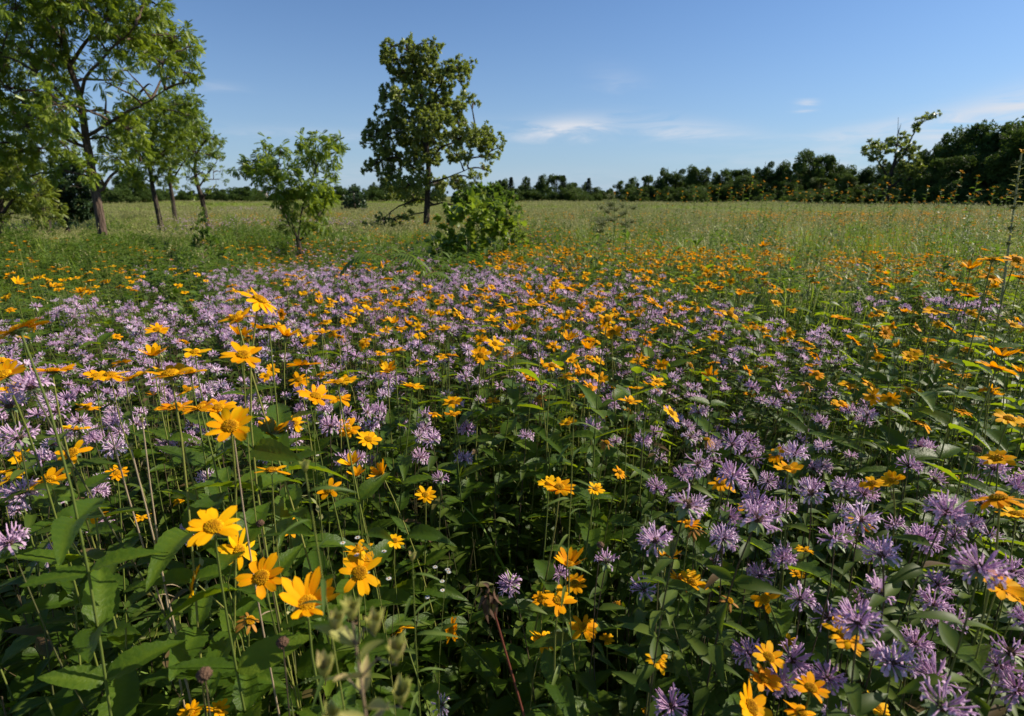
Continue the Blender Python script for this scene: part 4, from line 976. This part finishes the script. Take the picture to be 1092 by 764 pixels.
def nth(px):
    k = lab(px, ''); _c[k] = _c.get(k, -1) + 1; return _o[_c[k]]
for x, ty, D in SKY:
    p = PY(x + rw.normal(0, 2), ty, D); H = p[2] * (rw.uniform(1.06, 1.22) if x < 880 else rw.uniform(.95, 1.06))
    wood_tree('woodland_tree', lab(x, nth(x) + ' skyline tree from the left in the far woods'), 'tree', 'trees of the far woods', WK, wi % 6, p[0], p[1], H, 10, rw.uniform(.6, 1.0)); wi += 1
for px in np.arange(-40, 1200, 21):   # second row and the shrubs along the edge
    D = float(np.interp(px, XS, DS)); ty = float(np.interp(px, XS, TY)); top = PY(px, ty, D)[2]
    p = PY(px + rw.normal(0, 5), 200, D - rw.uniform(5, 10)); wood_tree('woodland_tree', lab(px, 'lower broadleaf tree at the front edge of the far woods'), 'tree', 'trees of the far woods', WK, int(rw.integers(0, 6)), p[0], p[1], top * rw.uniform(.55, .85), 10, 1.15)
    p = PY(px + 8 + rw.normal(0, 5), 200, D + rw.uniform(6, 14)); wood_tree('woodland_tree', lab(px, 'half hidden back row tree of the far woods'), 'tree', 'trees of the far woods', WK, int(rw.integers(0, 6)), p[0], p[1], top * rw.uniform(.75, .95), 10, 1.25)
for px in np.arange(-40, 1200, 15):
    D = float(np.interp(px, XS, DS)); p = PY(px + rw.normal(0, 4), 205, D - rw.uniform(9, 14))
    wood_tree('woodland_shrub', lab(px, 'dark shrub at the foot of the far woods'), 'shrub', 'shrubs along the woodland edge', WS, int(rw.integers(0, 2)), p[0], p[1], rw.uniform(1.3, 3.4), 5, 1.3)
for px, ty in ((533, 192), (545, 189), (601, 187), (537, 196), (628, 190)):
    p = PY(px, ty, 118); wood_tree('spruce_tree', 'pointed dark spruce rising from the far woods at x %s' % '', 'tree', None, WC, 0, p[0], p[1], p[2], 10)
sp_ = [o for o in bpy.data.objects if o.name.startswith('spruce_tree')]
for o, l in zip(sp_, ('broad dark spruce just right of the lone tall tree', 'tallest pointed spruce right of the lone tall tree', 'narrow spruce spire in the middle of the far woods', 'short spruce between the two right of the lone tree', 'thin spruce spire just left of the skyline gap')): o['label'] = l

# pale farmhouse glimpsed between the trees
def box(mb, x0, x1, y0, y1, z0, z1, mat):
    V = [[x, y, z] for z in (z0, z1) for y in (y0, y1) for x in (x0, x1)]
    mb.add(V, [np.array([[0, 2, 3, 1], [4, 5, 7, 6], [0, 1, 5, 4], [2, 6, 7, 3], [0, 4, 6, 2], [1, 3, 7, 5]])], mat)
def house(px, py, D, w, label):
    p = PY(px, py, D); root = empty('farmhouse', (p[0], p[1], 0)); root.scale = (.62,) * 3; tag(root, label, 'house')
    wl = MB(); box(wl, -w / 2, w / 2, -3, 3, 0, 3.0, 'house_wall'); wl.add([[-w / 2, -3, 3.0], [-w / 2, 3, 3.0], [-w / 2, 0, 4.7], [w / 2, -3, 3.0], [w / 2, 3, 3.0], [w / 2, 0, 4.7]], [np.array([[0, 1, 2], [3, 5, 4]])], 'house_wall'); wl.obj('wall', root)
    rf = MB(); h = w / 2 + .4
    for s in (-1, 1): rf.add([[-h, s * 3.5, 2.82], [h, s * 3.5, 2.82], [h, 0, 4.85], [-h, 0, 4.85], [-h, s * 3.5, 2.67], [h, s * 3.5, 2.67], [h, 0, 4.72], [-h, 0, 4.72]], [np.array([[0, 1, 2, 3], [4, 7, 6, 5], [0, 4, 5, 1], [0, 3, 7, 4], [1, 5, 6, 2]])], 'house_roof')
    rf.obj('roof', root)
    for x in (-w * .3, 0, w * .3):
        wd = MB(); box(wd, x - .45, x + .45, -3.05, -2.98, 1.1, 2.2, 'window_glass'); wd.obj('window', root)
house(277, 210, 165, 5, 'pale farmhouse glimpsed beside the walnut sapling at the woods edge')
house(120, 216, 150, 6, 'pale farmhouse seen under the branches of the leaning walnut')

# ------------------------------------------------------------------ shrubs, weeds and stalks of the middle distance
rm = np.random.default_rng(88)
hero_tree('vine_covered_shrub', 'bright green mound of broad leaved vines in front of the lone tall tree', 8.5,
    [(512, 300), (512, 280), (510, 262)], [[(512, 285), (490, 262), (482, 245)], [(512, 285), (530, 262), (545, 240)], [(511, 275), (515, 245), (520, 222)]],
    [(482, 236, 10), (495, 230, 12), (510, 226, 12), (525, 226, 12), (540, 232, 10), (478, 250, 11), (492, 248, 14), (510, 245, 16), (528, 244, 14), (545, 248, 11), (480, 266, 10), (495, 266, 14), (515, 265, 16), (535, 264, 14), (550, 262, 9), (490, 282, 10), (508, 284, 12), (528, 282, 12), (545, 278, 10), (476, 228, 6), (487, 222, 6), (506, 216, 6), (522, 214, 6), (538, 220, 6), (552, 236, 6), (556, 250, 8), (560, 266, 8), (556, 280, 8), (466, 258, 6), (462, 274, 8), (470, 286, 8), (565, 284, 6)],
    .02, 'leaf_bright', 'bark_dark', L_ROUND[0], .105, 22, rm, depth=.5, taper=.7, droop=-.1)
hero_tree('grey_shrub', 'dull grey-green shrub showing above the bright vine mound', 14,
    [(515, 262), (514, 245), (512, 225)], [[(514, 250), (500, 225), (490, 215)], [(514, 250), (530, 225), (542, 214)]],
    [(490, 215, 9), (503, 210, 9), (516, 212, 10), (530, 208, 9), (543, 212, 8), (480, 224, 8), (498, 225, 12), (516, 226, 12), (534, 224, 12), (550, 224, 7), (524, 200, 5), (508, 201, 4)],
    .03, 'leaf_weed', 'bark_dark', CLUMP, .13, 20, rm, depth=.6, taper=.7, droop=-.2)
hero_tree('leafy_bush', 'small leafy bush with bare twigs right of the leaning walnut trunk', 9,
    [(216, 285), (216, 270), (217, 258)], [[(216, 275), (208, 258), (204, 246)], [(216, 272), (225, 255), (229, 245)]],
    [(216, 240, 6), (222, 246, 7), (210, 250, 7), (228, 250, 5), (205, 256, 6), (220, 258, 9), (232, 262, 7), (208, 266, 8), (224, 272, 10), (214, 232, 3), (240, 272, 6), (204, 278, 7)],
    .012, 'leaf_weed', 'stem_dry', CLUMP, .10, 10, rm, depth=.25, taper=.7, droop=-.3, dead=[[(214, 265), (206, 250), (200, 238)], [(210, 258), (204, 252), (197, 250)], [(216, 262), (212, 244), (207, 232)]])

def stalk(name, label, base, top, leafmat, lsz, nleaf, stem_r, stem_mat, heads, cat, group=None, leaf=None, updir=.4, r=rm, lo=.15, hi=.95, wob=.03):
    root = empty(name, (base[0], base[1], 0)); tag(root, label, cat, group)
    e = np.asarray(top) - np.array([base[0], base[1], 0]); H = np.linalg.norm(e)
    sp = bez(np.zeros(3), np.array([r.normal(0, wob), r.normal(0, wob), H * .4]), e - np.array([r.normal(0, wob), 0, H * .3]), e, 12)
    sb = MB(); tube(sb, sp, np.linspace(stem_r, stem_r * .4, 12), 6, stem_mat, r.uniform(0, 1))
    def at(t):
        f = t * 11; k = min(int(f), 10); return sp[k] + (sp[k + 1] - sp[k]) * (f - k)
    if nleaf:
        lb = MB(); t = np.linspace(lo, hi, nleaf); T = np.array([at(x) for x in t]); a = np.arange(nleaf) * 2.4 + r.normal(0, .3, nleaf)
        D = np.c_[np.cos(a), np.sin(a), np.full(nleaf, updir) + r.normal(0, .2, nleaf)]
        stamp(lb, leaf or L_NARROW[0], frames(D, unit(r.normal(0, .2, (nleaf, 3)) + np.array([0, 0, 1.]))), T, lsz * r.uniform(.7, 1.1, nleaf) * (1.15 - .6 * t), leafmat, np.clip(r.normal(.5, .2, nleaf), 0, 1))
        lb.obj('leaves', root)
    for kind, t, off, size, nrm in heads:
        s = at(t); p = s + np.asarray(off)
        tube(sb, [s, s + (p - s) * .5 + [0, 0, .01], p], [stem_r * .35, stem_r * .3, stem_r * .25], 4, stem_mat, .4)
        hb = MB()
        if kind == 'ox': k = int(r.integers(0, NOX)); hb.merge(OXP_L[k], headmat(nrm, r.uniform(0, 6)), (0, 0, 0), size); hb.merge(OXD_L[k], headmat(nrm, 0), (0, 0, 0), size); nm = 'flower_head'
        elif kind == 'seed': hb.merge(SEEDH, headmat(nrm, 0), (0, 0, 0), size); nm = 'seed_head'
        elif kind == 'bud':
            m = 9; a = np.arange(m) * 2.4; stamp(hb, leaf_tpl(.2, 3, 2, -.15, .5, .4), frames(np.c_[np.cos(a) * .5, np.sin(a) * .5, np.full(m, .9)]), np.zeros((m, 3)), size * r.uniform(.7, 1.1, m), 'bud_pale', r.uniform(.2, 1, m)); nm = 'bud_cluster'
        elif kind == 'white':
            m = 26; a = np.arange(m) * 6.283 / m; stamp(hb, quad_leaf(.09), frames(np.c_[np.cos(a), np.sin(a), np.full(m, .15)]), np.zeros((m, 3)), np.full(m, size), 'white_petal', .5); hb.merge(OXD_L[0], np.eye(3), (0, 0, 0), size * 1.1); nm = 'flower_head'
        elif kind == 'cream':
            m = 60; T = r.normal(0, 1, (m, 3)) * [size, size, size * .5]; stamp(hb, quad_leaf(.3), frames(unit(r.normal(0, 1, (m, 3)) + [0, 0, .8])), T, np.full(m, size * .35), 'seed_cream', r.uniform(0, 1, m))
            for q in T: tube(hb, [[0, 0, -size], q], [.0015, .001], 3, 'stem_yellow_green')
            nm = 'flower_plume'
        o = hb.obj(nm, root); o.location = Vector(p)
    sb.obj('stem', root)
    return root
def under_px(px, py, Y): p = PY(px, py, Y); return p
UPN = np.array([0, -.1, 1.])
# tall pale flowered weeds in the middle
for px, ty, Y, lbl in ((655, 214, 6.6, 'tallest cream plumed weed standing alone right of the vine mound'), (645, 222, 6.9, 'cream plumed weed, left one of the trio right of the vine mound'), (668, 220, 6.5, 'cream plumed weed, right one of the trio right of the vine mound'), (640, 238, 6.0, 'short cream plumed weed leaning left below the taller trio')):
    p = PY(px, ty, Y)
    stalk('plumed_weed', lbl, (p[0] + rm.normal(0, .04), p[1]), p, 'leaf_weed', .17, 22, .006, 'stem_yellow_green', [('cream', t, (rm.normal(0, .07), rm.normal(0, .05), rm.uniform(.0, .06)), .035, UPN) for t in (1, .97, .94, .9, .86, .82)], 'plant', 'cream plumed weeds', leaf=L_OX[0], hi=.85)
# leafy upright stems on the right flank of the vine mound
for i, (px, ty) in enumerate(((548, 212), (556, 222), (563, 232), (552, 240), (570, 250))):
    p = PY(px, ty, 7.6 + i * .1)
    stalk('leafy_weed', ('tallest', 'second tallest', 'middle', 'fourth', 'shortest and rightmost')[i] + ' of the leafy stems flanking the vine mound on its right', (p[0], p[1]), p, 'leaf_bright', .13, 34, .006, 'stem_yellow_green', [('bud', 1, (0, 0, 0), .05, UPN)], 'plant', 'leafy stems beside the vine mound', leaf=L_LOW)
# tall yellow flowered stalks that reach above the grass against the woods
TALL = [(1025, 183, 14), (1043, 188, 13), (990, 199, 16), (1005, 203, 15), (938, 198, 17), (946, 196, 18), (905, 195, 19), (891, 192, 17), (880, 197, 18), (869, 203, 20), (851, 194, 17), (839, 191, 18), (827, 200, 19), (815, 194, 16), (803, 189, 17), (794, 198, 20), (780, 201, 22), (768, 197, 18), (757, 201, 20), (742, 200, 20),
        (728, 205, 22), (701, 205, 24), (684, 203, 22), (669, 206, 24), (1060, 200, 15), (1075, 203, 14), (975, 204, 18), (960, 202, 17), (921, 203, 20), (860, 205, 21), (1015, 206, 17), (786, 206, 21), (712, 208, 22), (898, 205, 19), (1034, 208, 15), (950, 208, 17), (1068, 212, 13), (1000, 214, 14), (930, 214, 15), (655, 205, 23), (842, 208, 19), (818, 209, 18)]
for i, (px, ty, Y) in enumerate(sorted(TALL)):
    p = PY(px, ty, Y); n = int(rm.integers(3, 7))
    hd = [('ox', 1, (0, 0, .01), .042, unit(np.array([rm.normal(0, .4), -.5, 1])))] + [('ox', rm.uniform(.70, .98), (rm.normal(0, .10), rm.normal(0, .06), rm.uniform(-.06, .10)), rm.uniform(.028, .038), unit(np.array([rm.normal(0, .5), -.4, 1]))) for _ in range(n)]
    stalk('tall_sunflower_stalk', 'tall yellow flowered stalk against the woods, %s from the left in its row' % (['first', 'second', 'third', 'fourth', 'fifth', 'sixth', 'seventh', 'eighth', 'ninth', 'tenth', 'eleventh', 'twelfth', 'thirteenth', 'fourteenth', 'fifteenth', 'sixteenth', 'seventeenth', 'eighteenth', 'nineteenth', 'twentieth'] + ['twenty-' + w for w in ('first', 'second', 'third', 'fourth', 'fifth', 'sixth', 'seventh', 'eighth', 'ninth')] + ['thirtieth'] + ['thirty-' + w for w in ('first', 'second', 'third', 'fourth', 'fifth', 'sixth', 'seventh', 'eighth', 'ninth')] + ['fortieth', 'forty-first', 'forty-second', 'forty-third'])[i],
          (p[0] + rm.normal(0, .08), p[1]), p, 'leaf_weed', .20, 18, .009, 'stem_yellow_green', hd, 'flower', 'tall sunflower stalks against the woods', leaf=L_BE[0], lo=.35, hi=.97)
# pale woolly stalk at the right edge
p = PY(1089, 165, 3.9)
stalk('woolly_stalk', 'pale woolly stalk standing tall at the right edge of the picture', (PY(1083, 300, 3.9)[0], p[1]), p, 'bud_pale', .075, 70, .012, 'seed_cream', [('cream', t, (0, 0, 0), .016, UPN) for t in (.97, .9, .85, .8, .72, .66)] + [('ox', 1, (0, -.01, .02), .03, unit(np.array([0, -1, 1.])))], 'plant', leaf=L_BE[1], updir=.7, lo=.3)
# saplings with large pinnate leaves
def pinnate(name, label, px, ty, Y, fr, ln, r=rm):
    p = PY(px, ty, Y); root = empty(name, (p[0], p[1], 0)); tag(root, label, 'plant'); H = p[2] - .06
    sb, lb = MB(), MB(); tube(sb, [[0, 0, 0], [.01, 0, H * .5], [0, 0, H]], [.009, .007, .004], 6, 'stem_yellow_green')
    for i in range(fr):
        a = i * 2.4 + r.uniform(-.3, .3); t = r.uniform(.75, 1); b0 = np.array([0, 0, H * t]); d = np.array([math.cos(a), math.sin(a), 0]); L = ln * r.uniform(.7, 1.1)
        q = bez(b0, b0 + d * L * .3 + [0, 0, L * .35], b0 + d * L * .75 + [0, 0, L * .25], b0 + d * L + [0, 0, -L * .12], 14); tube(sb, q, np.linspace(.003, .001, 14), 4, 'stem_red')
        T, D = [], []
        for k in range(2, 14):
            tg = unit(q[min(k + 1, 13)] - q[k - 1]); sd_ = unit(np.cross(tg, [0, 0, 1.]))
            for s_ in (-1, 1): T.append(q[k]); D.append(sd_ * s_ + tg * .5 - np.array([0, 0, .3]))
        T.append(q[-1]); D.append(tg); n = len(T)
        stamp(lb, leaf_tpl(.17, 4, 2, .25, .3, .35), frames(np.array(D)), np.array(T), L * .24 * np.sin(np.linspace(.7, 2.5, n)), 'leaf_weed', np.clip(r.normal(.55, .15, n), 0, 1))
    sb.obj('stem', root); lb.obj('leaves', root)
pinnate('pinnate_seedling', 'seedling with arching fern-like leaves left of the vine mound', 418, 268, 4.6, 7, .42)
pinnate('pinnate_seedling', 'seedling with feathery leaves rising behind the flowers below the bush', 345, 292, 4.2, 6, .34)
pinnate('pinnate_seedling', 'feathery seedling close right of the arching fern-like one', 448, 285, 4.4, 6, .36)
pinnate('pinnate_seedling', 'small feathery seedling half hidden below the walnut sapling', 305, 300, 4.0, 5, .26)

# ------------------------------------------------------------------ close plants other than the two main kinds
def zb(px, py, zc): return P(px, py, zc)
t_ = zb(376, 664, .34); b_ = zb(384, 764, .33)
stalk('budding_plant', 'pale green budding plant, blurred and very close at the bottom edge', (b_[0] + .01, b_[1] + .02), t_, 'bud_pale', .05, 44, .0022, 'stem_dry',
      [('bud', 1, (0, 0, 0), .020, UPN), ('bud', .985, (.012, .0, .008), .018, UPN), ('bud', .985, (-.012, .004, .006), .018, UPN), ('bud', .965, (.024, -.004, .014), .020, UPN), ('bud', .955, (-.022, 0, .01), .018, UPN), ('bud', .93, (.02, .01, .008), .020, UPN), ('bud', .93, (-.02, -.005, .006), .020, UPN)], 'plant', leaf=leaf_tpl(.2, 5, 2, .1, .4, .35), updir=1.0, lo=.55, hi=.985, wob=.008)
for (x0, y0, x1, y1, z_, lbl) in ((326, 505, 350, 764, .50, 'narrow leaved plant in front of the large yellow flowers at lower left'), (440, 600, 452, 764, .62, 'slim narrow leaved plant in the dark gap at bottom centre'), (612, 440, 600, 764, .78, 'upright narrow leaved plant in the middle of the close foreground')):
    t_ = zb(x0, y0, z_); b_ = zb(x1, y1, z_)
    stalk('narrow_leaved_plant', lbl, (t_[0] + (b_[0] - t_[0]) * 1.6, t_[1] + .03), t_, 'leaf_weed', .062, 22, .0018, 'stem_yellow_green', [('bud', 1, (0, 0, 0), .014, UPN)], 'plant', 'narrow leaved plants', leaf=L_NARROW[1], updir=.55, lo=.45, hi=.985, wob=.01)
for (x0, y0, x1, z_, mat, lbl) in ((118, 462, 128, .80, 'stem_dry', 'straw coloured dry stalk at the left, tallest of its bunch'), (152, 452, 126, .82, 'stem_dry', 'dry stalk leaning right above the others of the left bunch'), (140, 480, 124, .78, 'stem_dry', 'shorter dry stalk inside the left bunch'), (250, 470, 262, .75, 'stem_dry', 'dry stalk behind the large flower facing the camera')):
    t_ = zb(x0, y0, z_)
    stalk('dry_stalk', lbl, (zb(x1, 600, z_)[0], t_[1] + .02), t_, 'stem_dry', .03, 5, .0024, mat, [('bud', 1, (0, 0, 0), .010, UPN)], 'plant', 'dry stalks at the left', leaf=L_NARROW[1], updir=.2)
for (px, py, z_, sz, lbl) in ((302, 690, .62, .011, 'brown seed head on a thin stem right of the lower left flowers'), (219, 725, .55, .012, 'dark round seed head at the bottom left'), (278, 562, .85, .010, 'small dark seed head beside the cluster of yellow flowers'), (1040, 483, .95, .012, 'dark seed head among the leaves at the right'), (640, 585, .9, .010, 'small dark seed head in the middle foreground')):
    t_ = zb(px, py, z_)
    stalk('seed_head_stalk', lbl, (t_[0] + .02, t_[1] + .02), t_, 'leaf_oxeye', .05, 6, .0018, 'stem_purple', [('seed', 1, (0, 0, .004), sz, UPN)], 'plant', 'dark seed heads', leaf=L_OX[1], lo=.3, hi=.8)
# wilted red stem
t_ = zb(522, 632, .72); b_ = zb(592, 764, .72); root = empty('wilted_stalk', (b_[0] + .10, b_[1] + .03, 0)); tag(root, 'leaning red stem with a withered brown head at bottom centre', 'plant')
e = t_ - np.array([b_[0] + .10, b_[1] + .03, 0]); sb = MB(); q = bez(np.zeros(3), e * [.2, .2, .5], e * [.9, .9, .9], e, 12); tube(sb, q, np.linspace(.0024, .0014, 12), 6, 'stem_red'); sb.obj('stem', root)
hb = MB(); m = 16; stamp(hb, leaf_tpl(.2, 4, 2, .9, .5, .4), frames(unit(rm.normal(0, .6, (m, 3)) + [-.2, 0, -.9])), np.repeat(e[None], m, 0) + rm.normal(0, .006, (m, 3)), rm.uniform(.012, .026, m), 'button_brown', rm.uniform(0, .8, m)); hb.obj('withered_head', root)
# tiny white daisies and spindly pale seed stems
for i, (px, py, z_, n, lbl) in enumerate(((388, 552, .75, 5, 'tiny white daisies above the yellow flowers at lower left'), (205, 374, 1.5, 6, 'tiny white daisies in the lavender drift at the left'), (330, 458, 1.1, 5, 'tiny white daisies below the middle of the lavender drift'), (800, 372, 2.0, 5, 'tiny white daisies in the right part of the flower field'), (478, 598, .85, 6, 'spindly white daisy in the dark gap at bottom centre'))):
    t_ = zb(px, py, z_)
    stalk('daisy_plant', lbl, (t_[0] + .01, t_[1] + .03), t_, 'leaf_bergamot', .04, 10, .0012, 'stem_yellow_green', [('white', rm.uniform(.9, 1), (rm.normal(0, .022), rm.normal(0, .016), rm.uniform(0, .03)), .0042, unit(np.array([rm.normal(0, .3), -.5, 1]))) for _ in range(n)], 'flower', 'tiny white daisies', leaf=L_BE[0])
# taller leafy clumps that stand out of the weeds behind the flowers
for i, (px, ty, Y, wd, lbl) in enumerate(((22, 268, 4.6, .35, 'leafy clump at the left edge below the leaning walnut'), (60, 285, 4.0, .3, 'leafy clump in front of the leaning walnut trunk'), (165, 272, 5.5, .35, 'leafy clump just right of the leaning walnut trunk'), (240, 268, 5.5, .3, 'leafy clump between the bush with bare twigs and the sapling'),
        (275, 285, 4.6, .25, 'leafy clump below and left of the walnut sapling'), (385, 262, 6.0, .3, 'leafy clump between the sapling and the lone tall tree'), (432, 238, 9.5, .5, 'dark leafy clump at the foot of the lone tall tree'), (468, 262, 6.8, .3, 'leafy clump touching the left side of the vine mound'), (590, 262, 7.5, .4, 'leafy clump right of the vine mound'), (452, 275, 6.0, .4, 'wide leafy clump forward and left of the vine mound'), (572, 272, 6.6, .35, 'leafy clump at the right foot of the vine mound'), (410, 258, 8.0, .5, 'wide leafy clump left of the lone tree trunk'), (110, 262, 7.5, .5, 'leafy clump around the foot of the leaning walnut'), (200, 258, 8.0, .5, 'leafy clump around the bush with bare twigs'),
        (735, 262, 7.0, .5, 'leafy clump in the tall grass right of the middle'), (690, 272, 5.6, .25, 'leafy clump below the plumed weeds'), (880, 300, 4.2, .4, 'leafy clump in the tall green grass at the right'), (960, 285, 4.6, .4, 'leafy clump before the tall grass near the right edge'), (330, 288, 4.8, .3, 'leafy clump under the walnut sapling'))):
    top = PY(px, ty, Y); root = empty('leafy_clump', (top[0], top[1], 0)); tag(root, lbl, 'plant', 'leafy clumps behind the flowers'); sb, lb = MB(), MB(); H = top[2]
    for k in range(26):
        bx = rm.normal(0, wd * .5, 2); h = H * rm.uniform(.65, 1.0) * (1 - .3 * min(1, np.hypot(*bx) / wd)); tip = np.array([bx[0] * 1.2, bx[1] * 1.2, h]); pts = bez(np.array([bx[0] * .5, bx[1] * .5, 0]), np.array([bx[0] * .6, bx[1] * .6, h * .4]), tip - [0, 0, h * .3], tip, 8)
        tube(sb, pts, np.linspace(.004, .0015, 8), 4, 'stem_yellow_green', .4); n = 30; t = rm.uniform(.3, 1, n) * 6.99; kk = t.astype(int); T = pts[kk] + (pts[kk + 1] - pts[kk]) * (t - kk)[:, None]; a = rm.uniform(0, 6.28, n)
        stamp(lb, L_BE[k % 2] if i % 3 else L_NARROW[0], frames(np.c_[np.cos(a), np.sin(a), rm.uniform(.0, .8, n)]), T, rm.uniform(.07, .13, n), 'leaf_weed', np.clip(rm.normal(.45, .2, n), 0, 1))
    sb.obj('stems', root); lb.obj('leaves', root)
